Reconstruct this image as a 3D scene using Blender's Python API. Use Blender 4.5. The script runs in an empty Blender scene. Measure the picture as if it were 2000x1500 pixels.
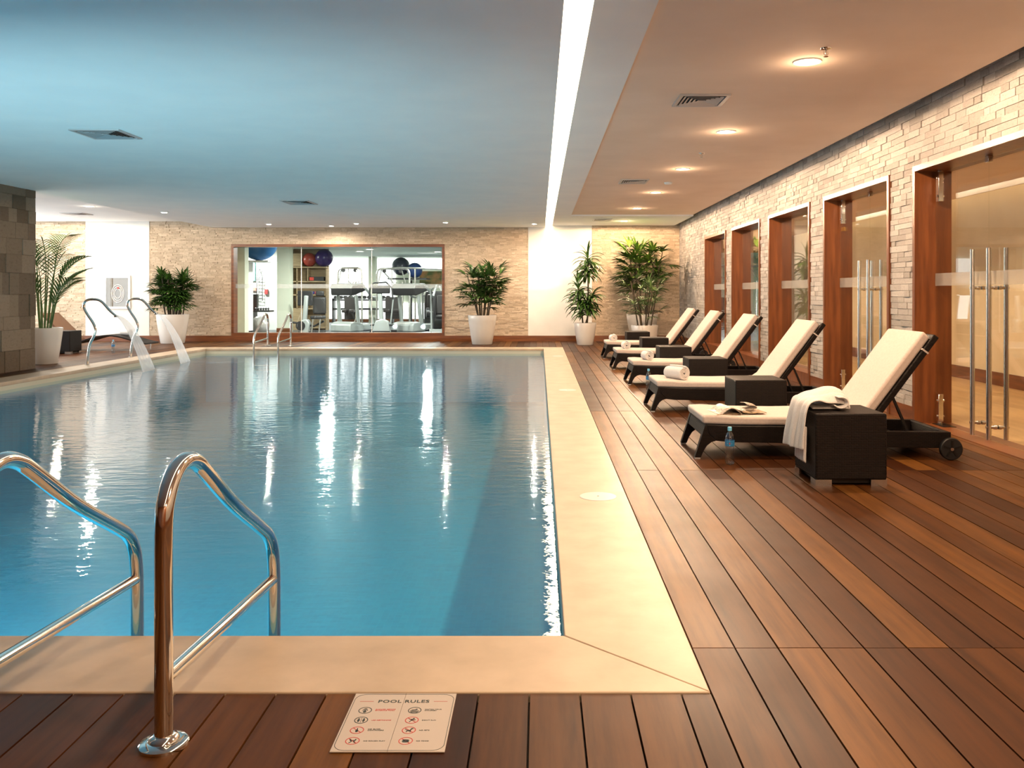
import bpy, math, random
from mathutils import Vector, Matrix
PI = math.pi
S = bpy.context.scene
C = S.collection
# ------------------------------------------------------------------ camera
cam_d = bpy.data.cameras.new('camera'); cam = bpy.data.objects.new('camera', cam_d); C.objects.link(cam)
cam.location = (0, 0, 1.2); cam.rotation_euler = (PI/2, 0, 0)
cam_d.sensor_width = 36; cam_d.lens = 36*1700/2000
cam_d.shift_x = -0.027; cam_d.shift_y = -0.089
cam_d.clip_start = .05; cam_d.clip_end = 200
S.camera = cam
# ------------------------------------------------------------------ world, exposure
W = bpy.data.worlds.new('world'); S.world = W; W.use_nodes = True
W.node_tree.nodes['Background'].inputs[0].default_value = (.55, .7, 1, 1)
W.node_tree.nodes['Background'].inputs[1].default_value = .3
S.view_settings.view_transform = 'Standard'; S.view_settings.look = 'None'
S.view_settings.exposure = 0.3; S.view_settings.gamma = 1; S.view_settings.use_curve_mapping = False
# ------------------------------------------------------------------ light settings
WARM = (1.0, .68, .43); NEUT = (1.0, .84, .66); COOL = (.80, .93, 1.0)
P_DOWN = 250          # deck downlights, W
P_WASH = 25          # wall-wash downlights at the pool's far end, W
E_STRIP = 13         # cove strip emission
P_LEFT = 125          # downlights in the left bay
E_LEFTFILL = 6.0      # unseen window pane added to light the left bay
P_POOL = 60          # underwater lamps
P_GYM = 190
P_HALL = 62
def lamp(kind, loc, power, color, rot=(0,0,0), parent=None, **kw):
    d = bpy.data.lights.new('lamp', kind); d.energy = power; d.color = color
    for k, v in kw.items(): setattr(d, k, v)
    o = bpy.data.objects.new('lamp_bulb', d); C.objects.link(o); o.location = loc; o.rotation_euler = rot
    if parent: o.parent = parent
    return o
# ------------------------------------------------------------------ mesh helper
class MB:
    def __init__(s): s.v = []; s.f = []
    def add(s, vs, fs):
        b = len(s.v); s.v += [tuple(p) for p in vs]; s.f += [tuple(i+b for i in f) for f in fs]; return s
    def box(s, x0, x1, y0, y1, z0, z1):
        return s.add([(x0,y0,z0),(x1,y0,z0),(x1,y1,z0),(x0,y1,z0),(x0,y0,z1),(x1,y0,z1),(x1,y1,z1),(x0,y1,z1)],
                     [(3,2,1,0),(4,5,6,7),(0,1,5,4),(1,2,6,5),(2,3,7,6),(3,0,4,7)])
    def bar(s, a, b, w, h, up=(0,0,1)):          # box beam from a to b
        a = Vector(a); b = Vector(b); d = (b-a).normalized(); u = Vector(up)
        if abs(d.dot(u)) > .98: u = Vector((1,0,0))
        sd = d.cross(u).normalized()*w/2; uu = sd.cross(d).normalized()*h/2
        vs = [a-sd-uu, a+sd-uu, a+sd+uu, a-sd+uu, b-sd-uu, b+sd-uu, b+sd+uu, b-sd+uu]
        return s.add(vs, [(0,1,2,3),(7,6,5,4),(0,4,5,1),(1,5,6,2),(2,6,7,3),(3,7,4,0)])
    def prism(s, pts, h0, h1, axis='y'):          # polygon pts extruded along axis
        n = len(pts)
        def P(p, h):
            if axis == 'y': return (p[0], h, p[1])
            if axis == 'x': return (h, p[0], p[1])
            return (p[0], p[1], h)
        vs = [P(p, h0) for p in pts] + [P(p, h1) for p in pts]
        fs = [tuple(range(n)), tuple(range(2*n-1, n-1, -1))] + [(i, i+n, (i+1) % n+n, (i+1) % n) for i in range(n)]
        return s.add(vs, fs)
    def tube(s, pts, r, n=12, cap=True, closed=False):
        pts = [Vector(p) for p in pts]; m = len(pts)
        rs = r if isinstance(r, (list, tuple)) else [r]*m
        T = []
        for i in range(m):
            a = pts[(i-1) % m] if (closed or i > 0) else pts[i]
            b = pts[(i+1) % m] if (closed or i < m-1) else pts[i]
            T.append((b-a).normalized())
        up = Vector((0,0,1)) if abs(T[0].z) < .9 else Vector((0,1,0))
        N = T[0].cross(up).normalized(); vs = []
        for i in range(m):
            N = (N - T[i]*N.dot(T[i])).normalized(); B = T[i].cross(N)
            for k in range(n):
                a = 2*PI*k/n; vs.append(pts[i] + (N*math.cos(a)+B*math.sin(a))*rs[i])
        fs = []
        for i in range(m if closed else m-1):
            j = (i+1) % m
            for k in range(n):
                fs.append((i*n+k, i*n+(k+1) % n, j*n+(k+1) % n, j*n+k))
        if cap and not closed:
            fs.append(tuple(range(n-1, -1, -1))); fs.append(tuple((m-1)*n+k for k in range(n)))
        return s.add(vs, fs)
    def lathe(s, prof, cx=0, cy=0, n=32, z=0, closed=False):
        vs = []; fs = []; m = len(prof)
        for r, h in prof:
            for k in range(n):
                a = 2*PI*k/n; vs.append((cx+r*math.cos(a), cy+r*math.sin(a), z+h))
        for i in range(m-1):
            for k in range(n): fs.append((i*n+k, i*n+(k+1) % n, (i+1)*n+(k+1) % n, (i+1)*n+k))
        if closed:
            for k in range(n): fs.append(((m-1)*n+k, (m-1)*n+(k+1) % n, (k+1) % n, k))
        else:
            if prof[0][0] > 1e-5: fs.append(tuple(range(n-1, -1, -1)))
            if prof[-1][0] > 1e-5: fs.append(tuple((m-1)*n+k for k in range(n)))
        return s.add(vs, fs)
    def sphere(s, c, r, n=24, sx=1, sy=1, sz=1):
        vs = []; fs = []; m = n//2
        for i in range(m+1):
            t = PI*i/m
            for k in range(n):
                a = 2*PI*k/n
                vs.append((c[0]+sx*r*math.sin(t)*math.cos(a), c[1]+sy*r*math.sin(t)*math.sin(a), c[2]-sz*r*math.cos(t)))
        for i in range(m):
            for k in range(n): fs.append((i*n+k, i*n+(k+1) % n, (i+1)*n+(k+1) % n, (i+1)*n+k))
        return s.add(vs, fs)
    def grid(s, fn, nu, nv):
        vs = [fn(i/nu, j/nv) for i in range(nu+1) for j in range(nv+1)]
        fs = [(i*(nv+1)+j, (i+1)*(nv+1)+j, (i+1)*(nv+1)+j+1, i*(nv+1)+j+1) for i in range(nu) for j in range(nv)]
        return s.add(vs, fs)
    def build(s, name, mat, parent=None, smooth=None, bevel=0, seg=2, solid=0, sub=0):
        me = bpy.data.meshes.new(name); me.from_pydata(s.v, [], s.f); me.update()
        if mat: me.materials.append(mat)
        if smooth is not None:
            for p in me.polygons: p.use_smooth = True
            me.set_sharp_from_angle(angle=math.radians(smooth))
        o = bpy.data.objects.new(name, me); C.objects.link(o)
        if parent: o.parent = parent
        if solid:
            m = o.modifiers.new('solid', 'SOLIDIFY'); m.thickness = solid; m.offset = 0
        if bevel:
            m = o.modifiers.new('bevel', 'BEVEL'); m.width = bevel; m.segments = seg; m.limit_method = 'ANGLE'; m.angle_limit = math.radians(40)
            if smooth is None:
                for p in me.polygons: p.use_smooth = True
                me.set_sharp_from_angle(angle=math.radians(50))
        if sub:
            m = o.modifiers.new('sub', 'SUBSURF'); m.levels = sub; m.render_levels = sub
        return o
def tag(o, label=None, cat=None, group=None, kind=None):
    if label: o['label'] = label
    if cat: o['category'] = cat
    if group: o['group'] = group
    if kind: o['kind'] = kind
    return o
def thing(name, label, cat, loc=(0,0,0), rz=0, group=None):
    o = bpy.data.objects.new(name, None); C.objects.link(o); o.empty_display_size = .1
    o.location = loc; o.rotation_euler = (0, 0, rz)
    return tag(o, label, cat, group)
def struct(o, label=None, cat=None): return tag(o, label, cat, kind='structure')
def copy_tree(o, parent=None):
    c = o.copy(); C.objects.link(c); c.parent = parent
    for ch in list(o.children): copy_tree(ch, c)
    return c
ORD = ['first','second','third','fourth','fifth','sixth','seventh','eighth','ninth','tenth','eleventh','twelfth']
# ------------------------------------------------------------------ materials
def mat(name, col, rough=.5, metal=0, spec=.5, coat=0, sheen=0, emit=None, es=0):
    m = bpy.data.materials.new(name); m.use_nodes = True; b = m.node_tree.nodes['Principled BSDF']
    b.inputs['Base Color'].default_value = (*col, 1); b.inputs['Roughness'].default_value = rough
    b.inputs['Metallic'].default_value = metal; b.inputs['Specular IOR Level'].default_value = spec
    b.inputs['Coat Weight'].default_value = coat; b.inputs['Sheen Weight'].default_value = sheen
    if emit: b.inputs['Emission Color'].default_value = (*emit, 1); b.inputs['Emission Strength'].default_value = es
    return m
def nd(m, t, **kw):
    n = m.node_tree.nodes.new(t)
    for k, v in kw.items():
        if k in n.inputs.keys(): n.inputs[k].default_value = v
        else: setattr(n, k, v)
    return n
def lk(m, a, ao, b, bi): m.node_tree.links.new(a.outputs[ao], b.inputs[bi])
def BS(m): return m.node_tree.nodes['Principled BSDF']
def ramp(m, stops):
    r = nd(m, 'ShaderNodeValToRGB'); e = r.color_ramp.elements
    while len(e) < len(stops): e.new(.5)
    for i, (p, c) in enumerate(stops): e[i].position = p; e[i].color = (*c, 1)
    return r
def mapping(m, scale=(1,1,1), coord='Object'):
    t = nd(m, 'ShaderNodeTexCoord'); mp = nd(m, 'ShaderNodeMapping'); mp.inputs['Scale'].default_value = scale
    lk(m, t, coord, mp, 'Vector'); return mp
def bump(m, src, out, strength=.3, dist=.01):
    b = nd(m, 'ShaderNodeBump', Strength=strength, Distance=dist); lk(m, src, out, b, 'Height'); lk(m, b, 'Normal', BS(m), 'Normal'); return b
def noisy(m, col1, col2, scale, bstr=0, bdist=.002, sc=(1,1,1), detail=4, lo=.35, hi=.65):
    mp = mapping(m, sc); n = nd(m, 'ShaderNodeTexNoise', Scale=scale, Detail=detail); lk(m, mp, 'Vector', n, 'Vector')
    r = ramp(m, [(lo, col1), (hi, col2)]); lk(m, n, 'Fac', r, 'Fac'); lk(m, r, 'Color', BS(m), 'Base Color')
    if bstr: bump(m, n, 'Fac', bstr, bdist)
    return m
def deck_mat(name, along='y', dark=.38):
    m = mat(name, (.2,.07,.02), .3, spec=.13)
    g = nd(m, 'ShaderNodeNewGeometry'); t = nd(m, 'ShaderNodeTexCoord')
    off = nd(m, 'ShaderNodeVectorMath', operation='SCALE'); cmb = nd(m, 'ShaderNodeCombineXYZ')
    for k in range(3): lk(m, g, 'Random Per Island', cmb, k)
    lk(m, cmb, 0, off, 0); off.inputs['Scale'].default_value = 37.0
    add = nd(m, 'ShaderNodeVectorMath', operation='ADD'); lk(m, t, 'Object', add, 0); lk(m, off, 0, add, 1)
    mp = nd(m, 'ShaderNodeMapping'); mp.inputs['Scale'].default_value = (14, .9, 14); lk(m, add, 0, mp, 'Vector')
    n = nd(m, 'ShaderNodeTexNoise', Scale=1.6, Detail=5, Roughness=.6, Distortion=0.0); lk(m, mp, 'Vector', n, 'Vector')
    base = ramp(m, [(0, (.085*dark,.022*dark,.005*dark)), (.35, (.16*dark,.050*dark,.010*dark)), (.72, (.24*dark,.084*dark,.016*dark)), (1, (.38*dark,.15*dark,.03*dark))])
    lk(m, g, 'Random Per Island', base, 'Fac')
    gr = ramp(m, [(.3, (.55,.5,.48)), (.55, (1,1,1)), (.75, (1.25,1.2,1.1))]); lk(m, n, 'Fac', gr, 'Fac')
    mx = nd(m, 'ShaderNodeMix', data_type='RGBA', blend_type='MULTIPLY'); mx.inputs[0].default_value = 1
    m.node_tree.links.new(base.outputs[0], mx.inputs[6]); m.node_tree.links.new(gr.outputs[0], mx.inputs[7])
    m.node_tree.links.new(mx.outputs[2], BS(m).inputs['Base Color'])
    n2 = nd(m, 'ShaderNodeTexNoise', Scale=2.5, Detail=4); lk(m, t, 'Object', n2, 'Vector')
    rr = nd(m, 'ShaderNodeMapRange'); rr.inputs['To Min'].default_value = .34; rr.inputs['To Max'].default_value = .52
    lk(m, n2, 'Fac', rr, 'Value'); lk(m, rr, 'Result', BS(m), 'Roughness')
    bump(m, n, 'Fac', .10, .0015)
    return m
def stone_mat(name, cols, rough=.8, bs=.5, scale=30):
    m = mat(name, cols[0], rough, spec=.25)
    g = nd(m, 'ShaderNodeNewGeometry')
    r = ramp(m, [(i/(len(cols)-1), c) for i, c in enumerate(cols)]); lk(m, g, 'Random Per Island', r, 'Fac')
    mp = mapping(m, (1,1,2)); n = nd(m, 'ShaderNodeTexNoise', Scale=scale, Detail=6, Roughness=.65); lk(m, mp, 'Vector', n, 'Vector')
    q = ramp(m, [(.28, (.72,.68,.64)), (.45, (1,1,1)), (.8, (1.08,1.08,1.08))]); lk(m, n, 'Fac', q, 'Fac')
    mx = nd(m, 'ShaderNodeMix', data_type='RGBA', blend_type='MULTIPLY'); mx.inputs[0].default_value = 1
    m.node_tree.links.new(r.outputs[0], mx.inputs[6]); m.node_tree.links.new(q.outputs[0], mx.inputs[7])
    m.node_tree.links.new(mx.outputs[2], BS(m).inputs['Base Color'])
    bump(m, n, 'Fac', bs, .012)
    return m
def schlick(nt, f0, normal=None):
    lw = nt.nodes.new('ShaderNodeLayerWeight'); lw.inputs[0].default_value = .5
    p = nt.nodes.new('ShaderNodeMath'); p.operation = 'POWER'; p.inputs[1].default_value = 5
    r = nt.nodes.new('ShaderNodeMath'); r.operation = 'MULTIPLY_ADD'; r.inputs[1].default_value = 1-f0; r.inputs[2].default_value = f0
    nt.links.new(lw.outputs['Facing'], p.inputs[0]); nt.links.new(p.outputs[0], r.inputs[0])
    if normal: nt.links.new(normal, lw.inputs['Normal'])
    return r
def glass_mat(name, f0=.04, tint=(1,1,1), rough=0.0):
    m = bpy.data.materials.new(name); m.use_nodes = True; nt = m.node_tree; nt.nodes.clear()
    o = nt.nodes.new('ShaderNodeOutputMaterial'); mx = nt.nodes.new('ShaderNodeMixShader'); t = nt.nodes.new('ShaderNodeBsdfTransparent')
    g = nt.nodes.new('ShaderNodeBsdfGlossy'); f = schlick(nt, f0)
    t.inputs[0].default_value = (*tint, 1); g.inputs['Roughness'].default_value = rough
    nt.links.new(f.outputs[0], mx.inputs[0]); nt.links.new(t.outputs[0], mx.inputs[1]); nt.links.new(g.outputs[0], mx.inputs[2]); nt.links.new(mx.outputs[0], o.inputs[0])
    return m
def veil_mat(name, alpha, col=(1,1,1)):
    m = bpy.data.materials.new(name); m.use_nodes = True; nt = m.node_tree; nt.nodes.clear()
    o = nt.nodes.new('ShaderNodeOutputMaterial'); mx = nt.nodes.new('ShaderNodeMixShader'); t = nt.nodes.new('ShaderNodeBsdfTransparent')
    d = nt.nodes.new('ShaderNodeBsdfDiffuse'); tr = nt.nodes.new('ShaderNodeBsdfTranslucent'); m2 = nt.nodes.new('ShaderNodeMixShader')
    d.inputs[0].default_value = (*col, 1); tr.inputs[0].default_value = (*col, 1); mx.inputs[0].default_value = alpha
    nt.links.new(d.outputs[0], m2.inputs[1]); nt.links.new(tr.outputs[0], m2.inputs[2])
    nt.links.new(t.outputs[0], mx.inputs[1]); nt.links.new(m2.outputs[0], mx.inputs[2]); nt.links.new(mx.outputs[0], o.inputs[0])
    return m
def emit_mat(name, col, st):
    m = bpy.data.materials.new(name); m.use_nodes = True; nt = m.node_tree; nt.nodes.clear()
    o = nt.nodes.new('ShaderNodeOutputMaterial'); e = nt.nodes.new('ShaderNodeEmission'); e.inputs[0].default_value = (*col, 1); e.inputs[1].default_value = st
    nt.links.new(e.outputs[0], o.inputs[0]); return m
M = {}
M['deck'] = deck_mat('deck_wood')
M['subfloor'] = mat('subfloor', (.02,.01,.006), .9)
M['stone'] = stone_mat('split_travertine', [(.30,.28,.255), (.37,.345,.32), (.41,.385,.36), (.47,.445,.42)])
M['stone_back'] = stone_mat('honey_travertine', [(.46,.355,.25), (.53,.415,.295), (.58,.455,.33), (.66,.53,.39)], bs=.8, scale=22)
M['shaded_stone'] = stone_mat('shaded_pier_stone', [(.10,.075,.05), (.14,.105,.075), (.18,.14,.10), (.22,.175,.13)], scale=14)  # pier stone darkened because it is unlit: shade held in the colour
M['plaster'] = noisy(mat('plaster', (.8,.77,.72), .7, spec=.2), (.78,.75,.70), (.82,.79,.74), 3)
M['ceil_white'] = noisy(mat('ceiling_white', (.8,.8,.8), .8, spec=.15), (.86,.87,.87), (.90,.90,.89), 2)
M['ceil_bounce'] = noisy(mat('ceiling_bounce_tint', (.8,.66,.52), .8, spec=.15), (.81,.65,.52), (.85,.69,.56), 2)  # warm light bounced off the deck is put into this paint colour
M['coping'] = noisy(mat('coping_limestone', (.75,.6,.42), .42, spec=.35), (.43,.325,.225), (.55,.42,.30), 5, .1, .002, detail=9, lo=.3, hi=.7)
M['wood'] = noisy(mat('frame_wood', (.25,.09,.03), .35), (.12,.034,.009), (.21,.066,.017), 2.2, 0, sc=(9,9,.8), detail=6)
M['wood_h'] = noisy(mat('baseboard_wood', (.25,.09,.03), .35), (.12,.034,.009), (.21,.066,.017), 2.2, 0, sc=(.8,.8,9), detail=6)
M['steel'] = mat('polished_steel', (.78,.76,.72), .08, 1)
M['satin'] = mat('brushed_steel', (.70,.69,.66), .26, 1)
M['brass'] = mat('brass', (.75,.5,.15), .3, 1)
M['white_pot'] = mat('white_pot', (.68,.65,.61), .28, spec=.5, coat=.3)
M['soil'] = noisy(mat('soil', (.05,.03,.02), .95), (.03,.02,.012), (.09,.06,.035), 40, .6, .01)
M['cushion'] = noisy(mat('cream_cushion', (.82,.72,.56), .85, sheen=.2, spec=.2), (.53,.44,.39), (.58,.49,.44), 60, .06, .001)
M['towel'] = noisy(mat('terry_towel', (.85,.82,.79), .95, sheen=.4, spec=.1), (.60,.56,.54), (.72,.69,.67), 220, .35, .004)
M['rubber'] = mat('black_rubber', (.008,.008,.008), .5)
M['blackmetal'] = mat('black_metal', (.012,.011,.010), .35, .3)
M['leaf'] = noisy(mat('rhapis_leaf', (.04,.11,.02), .38, spec=.5), (.018,.055,.010), (.065,.15,.022), 6, 0)
M['leaf_light'] = noisy(mat('palm_leaf', (.08,.16,.04), .4, spec=.5), (.04,.10,.025), (.13,.22,.06), 6, 0)
M['leaf_top'] = noisy(mat('tall_rhapis_leaf', (.05,.12,.02), .38, spec=.5), (.022,.06,.008), (.10,.19,.02), 5, 0)
M['cane'] = noisy(mat('cane', (.06,.04,.02), .7), (.03,.022,.012), (.10,.07,.035), 30, .4, .004, sc=(1,1,3))
M['glass'] = glass_mat('pane_glass', .04, (.97,.985,.975))
M['frost'] = veil_mat('frosted_band', .3, (.62,.62,.60))
M['bottle'] = glass_mat('bottle_plastic', .16, (.80,.85,.88), .03)
M['sheet'] = veil_mat('falling_water', .36, (.92,.95,.97))
M['foam'] = veil_mat('foam', .14, (.95,.97,.97))
M['pipe_white'] = mat('white_plastic', (.8,.8,.78), .4)
M['gray_metal'] = mat('vent_aluminium', (.55,.55,.56), .45, .6)
M['dark_hole'] = mat('duct_dark', (.02,.02,.02), .9)
M['strip'] = emit_mat('strip_light', (1,.80,.52), E_STRIP)
M['lens'] = emit_mat('downlight_lens', (1,.86,.66), 40)
M['lens_spot'] = emit_mat('wall_washer_lens', (1,.88,.74), 3500)
M['lens_cool'] = emit_mat('gym_lens', (1,.96,.88), 12)
M['daylight'] = emit_mat('left_fill_pane', (.88,.96,1), E_LEFTFILL)
M['gymday'] = emit_mat('gym_daylight', (.95,1,.98), 3.2)
# wicker
def wicker(name, c1, c2):
    m = mat(name, c1, .5, spec=.22)
    t = nd(m, 'ShaderNodeTexCoord'); sp = nd(m, 'ShaderNodeSeparateXYZ'); lk(m, t, 'Object', sp, 0)
    g = nd(m, 'ShaderNodeNewGeometry'); sn = nd(m, 'ShaderNodeSeparateXYZ'); lk(m, g, 'True Normal', sn, 0)
    ab = nd(m, 'ShaderNodeMath', operation='ABSOLUTE'); lk(m, sn, 2, ab, 0)
    gt = nd(m, 'ShaderNodeMath', operation='GREATER_THAN'); lk(m, ab, 0, gt, 0); gt.inputs[1].default_value = .6
    ad = nd(m, 'ShaderNodeMath', operation='ADD'); lk(m, sp, 0, ad, 0); lk(m, sp, 1, ad, 1)
    mx = nd(m, 'ShaderNodeMix', data_type='FLOAT'); lk(m, gt, 0, mx, 0); m.node_tree.links.new(sp.outputs[2], mx.inputs[2]); m.node_tree.links.new(sp.outputs[1], mx.inputs[3])
    mu = nd(m, 'ShaderNodeMix', data_type='FLOAT'); lk(m, gt, 0, mu, 0); m.node_tree.links.new(ad.outputs[0], mu.inputs[2]); m.node_tree.links.new(sp.outputs[0], mu.inputs[3])
    cb = nd(m, 'ShaderNodeCombineXYZ'); m.node_tree.links.new(mu.outputs[0], cb.inputs[0]); m.node_tree.links.new(mx.outputs[0], cb.inputs[1])
    br = nd(m, 'ShaderNodeTexBrick', Scale=1.0); br.inputs['Mortar Size'].default_value = .0022; br.inputs['Mortar Smooth'].default_value = 1.0
    br.inputs['Brick Width'].default_value = .030; br.inputs['Row Height'].default_value = .011
    br.inputs['Color1'].default_value = (*c1, 1); br.inputs['Color2'].default_value = (*c2, 1); br.inputs['Mortar'].default_value = (c1[0]*.2, c1[1]*.2, c1[2]*.2, 1)
    lk(m, cb, 0, br, 'Vector'); lk(m, br, 'Color', BS(m), 'Base Color')
    inv = nd(m, 'ShaderNodeMath', operation='SUBTRACT'); inv.inputs[0].default_value = 1; lk(m, br, 'Fac', inv, 1)
    bump(m, inv, 0, .7, .004)
    return m
M['wicker'] = wicker('dark_wicker', (.0075,.0042,.0032), (.012,.007,.005))
M['wicker_brown'] = wicker('brown_wicker', (.16,.075,.035), (.22,.11,.055))
# water surface
def water_mat():
    m = bpy.data.materials.new('pool_water'); m.use_nodes = True; nt = m.node_tree; nt.nodes.clear(); L = nt.links.new
    o = nt.nodes.new('ShaderNodeOutputMaterial'); mx = nt.nodes.new('ShaderNodeMixShader'); t = nt.nodes.new('ShaderNodeBsdfTransparent')
    g = nt.nodes.new('ShaderNodeBsdfGlossy'); f = None
    t.inputs[0].default_value = (.70,.93,.96,1); g.inputs['Roughness'].default_value = .035
    tc = nt.nodes.new('ShaderNodeTexCoord'); mp = nt.nodes.new('ShaderNodeMapping'); mp.inputs['Scale'].default_value = (1.0, 2.2, 1)
    n = nt.nodes.new('ShaderNodeTexNoise'); n.inputs['Scale'].default_value = 4.5; n.inputs['Detail'].default_value = 4; n.inputs['Roughness'].default_value = .5
    b = nt.nodes.new('ShaderNodeBump'); b.inputs['Strength'].default_value = .5; b.inputs['Distance'].default_value = .0085
    L(tc.outputs['Object'], mp.inputs[0]); L(mp.outputs[0], n.inputs['Vector'])
    L(n.outputs['Fac'], b.inputs['Height']); L(b.outputs[0], g.inputs['Normal']); f = schlick(nt, .04, b.outputs[0])
    L(f.outputs[0], mx.inputs[0]); L(t.outputs[0], mx.inputs[1]); L(g.outputs[0], mx.inputs[2]); L(mx.outputs[0], o.inputs[0])
    return m
M['water'] = water_mat()
def tile_mat():
    m = mat('pool_tile', (.02,.25,.45), .35)
    t = nd(m, 'ShaderNodeTexCoord'); mp = nd(m, 'ShaderNodeMapping'); mp.inputs['Rotation'].default_value = (0,0,0); lk(m, t, 'Object', mp, 0)
    br = nd(m, 'ShaderNodeTexBrick', Scale=1.0, offset=0.0); br.inputs['Mortar Size'].default_value = .002
    br.inputs['Brick Width'].default_value = .05; br.inputs['Row Height'].default_value = .05
    br.inputs['Color1'].default_value = (.03,.24,.40,1); br.inputs['Color2'].default_value = (.035,.28,.44,1); br.inputs['Mortar'].default_value = (.03,.30,.46,1)
    lk(m, mp, 0, br, 'Vector'); lk(m, br, 'Color', BS(m), 'Base Color'); return m
M['tile'] = tile_mat()
M['tile_rim'] = mat('waterline_tile', (.55,.52,.40), .35)

# ================================================================== STRUCTURE
random.seed(7)
HC = 2.9; ZW = -0.11
PX0, PX1, PY0, PY1 = -7.17, .085, 3.04, 18.70       # pool
CX0, CX1, CY0, CY1 = -7.60, .512, 2.61, 19.15       # coping outer
RX = 3.487; BY = 21.6; LX = -13.9; NY = -3.0
# deck boards
def boards(mb, x0, x1, w, y0, y1, joints, gap=.006):
    x = x0
    while x < x1-.02:
        xe = min(x+w, x1); js = [y0]+[j for j in joints if y0+.1 < j < y1-.1]+[y1]
        for a, b in zip(js[:-1], js[1:]):
            mb.box(x+gap/2, xe-gap/2, a+gap/3, b-gap/3, -.025, random.uniform(-.0012, 0))
        x += w
JT = [2.944+2.95*k for k in range(-2, 7)]
mb = MB()
boards(mb, .515, RX, .1455, NY, BY, JT)
boards(mb, CX0-.005-.152*2, .515, .1515, NY, CY0-.003, [])
boards(mb, LX, CX0, .1475, NY, BY, JT)
boards(mb, CX0+.0, .515, .1475, CY1+.003, BY, [])
struct(mb.build('floor', M['deck']), 'dark reddish wooden board deck around the pool', 'floor')
sf = MB()
for a in [(CX1-.1, RX+.3, NY, BY), (LX, CX0+.1, NY, BY), (CX0+.1, CX1-.1, NY, CY0+.1), (CX0+.1, CX1-.1, CY1-.1, BY)]:
    sf.box(a[0], a[1], a[2], a[3], -.2, -.028)
struct(sf.build('floor', M['subfloor']), 'black joists and shadow gaps under the deck boards', 'floor')
# coping: four mitred slabs
def slab(pts, z0=-.05, z1=.004):
    return MB().prism(pts, z0, z1, 'z')
g = .0012
for nm, pts in [('near', [(CX0,CY0),(CX1,CY0),(PX1-g,PY0-g),(PX0+g,PY0-g)]), ('right', [(CX1+g*0,CY0+.002),(CX1,CY1-.002),(PX1,PY1+g),(PX1+g,PY0+.001)]),
                ('far', [(CX1,CY1),(CX0,CY1),(PX0,PY1),(PX1,PY1)]), ('left', [(CX0,CY1-.002),(CX0,CY0+.002),(PX0-g,PY0),(PX0,PY1)])]:
    struct(slab(pts).build('pool_coping', M['coping'], bevel=.004), 'cream limestone pool coping, %s side' % nm, 'pool edge')
# basin
ZB = -1.15
b = MB()
b.box(PX0-.1, PX1+.1, PY0-.1, PY1+.1, ZB-.1, ZB)
b.box(PX0-.1, PX0, PY0, PY1, ZB, -.15); b.box(PX1, PX1+.1, PY0, PY1, ZB, -.15)
b.box(PX0-.1, PX1+.1, PY0-.1, PY0, ZB, -.15); b.box(PX0-.1, PX1+.1, PY1, PY1+.1, ZB, -.15)
struct(b.build('pool_basin', M['tile']), 'blue tiled swimming pool basin', 'pool')
b = MB()
b.box(PX0-.1, PX0-.004, PY0, PY1, -.15, -.05); b.box(PX1+.004, PX1+.1, PY0, PY1, -.15, -.05)
b.box(PX0-.1, PX1+.1, PY0-.1, PY0-.004, -.15, -.05); b.box(PX0-.1, PX1+.1, PY1+.004, PY1+.1, -.15, -.05)
struct(b.build('trim_1', M['tile_rim']), 'pale tile band along the waterline', 'trim')
w = MB().grid(lambda u, v: (PX0-.003+u*(PX1-PX0+.006), PY0-.003+v*(PY1-PY0+.006), ZW), 2, 2)
tag(w.build('pool_water', M['water']), 'still blue-green water filling the swimming pool', 'water', kind='stuff')
# walls ------------------------------------------------------------
def subtract(r, o):
    a0, a1, b0, b1 = r; c0, c1, d0, d1 = o
    if a1 <= c0 or a0 >= c1 or b1 <= d0 or b0 >= d1: return [r]
    out = []
    if a0 < c0: out.append((a0, c0, b0, b1))
    if a1 > c1: out.append((c1, a1, b0, b1))
    m0, m1 = max(a0, c0), min(a1, c1)
    if b0 < d0: out.append((m0, m1, b0, d0))
    if b1 > d1: out.append((m0, m1, d1, b1))
    return out
def clad(mb, u0, u1, z0, z1, holes, place, row=(.045,.065), ln=(.10,.32), dep=(.002,.013), joint=.0015):
    z = z0; base = .0
    while z < z1-.005:
        h = min(random.uniform(*row), z1-z); u = u0-random.uniform(0, .2)
        while u < u1:
            l = random.uniform(*ln); r = (max(u, u0), min(u+l, u1), z, z+h); u += l
            if r[1]-r[0] < .012: continue
            rs = [r]
            for o in holes: rs = [q for p in rs for q in subtract(p, o)]
            d = random.uniform(*dep)
            for a0, a1, b0, b1 in rs:
                if a1-a0 < .006 or b1-b0 < .006: continue
                place(mb, a0+joint, a1-joint, b0+joint, b1-joint, d)
        z += h
RO = [(16.20,18.18), (13.69,15.64), (11.16,13.11), (8.62,10.57), (6.08,8.03)]; OT = 2.343
WT = .26
mb = MB()
ys = NY
for a, c in sorted(RO):
    mb.box(RX, RX+WT, ys, a, 0, 3.2); mb.box(RX, RX+WT, a, c, OT, 3.2); ys = c
mb.box(RX, RX+WT, ys, BY, 0, 3.2)
def put_right(mb, a0, a1, b0, b1, d):
    e = random.uniform(-.004, .004)
    x = RX-.012-d
    mb.add([(RX,a0,b0),(RX,a1,b0),(RX,a1,b1),(RX,a0,b1),(x+e,a0,b0),(x-e,a1,b0),(x-e,a1,b1),(x+e,a0,b1)],
           [(4,7,6,5),(0,1,2,3),(0,4,5,1),(1,5,6,2),(2,6,7,3),(3,7,4,0)])
clad(mb, 3.0, BY, .14, 3.15, [(a-.022, c+.022, 0, OT+.022) for a, c in RO], put_right)
struct(mb.build('wall_right', M['stone']), 'split travertine stone wall with glazed openings', 'wall')
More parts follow.
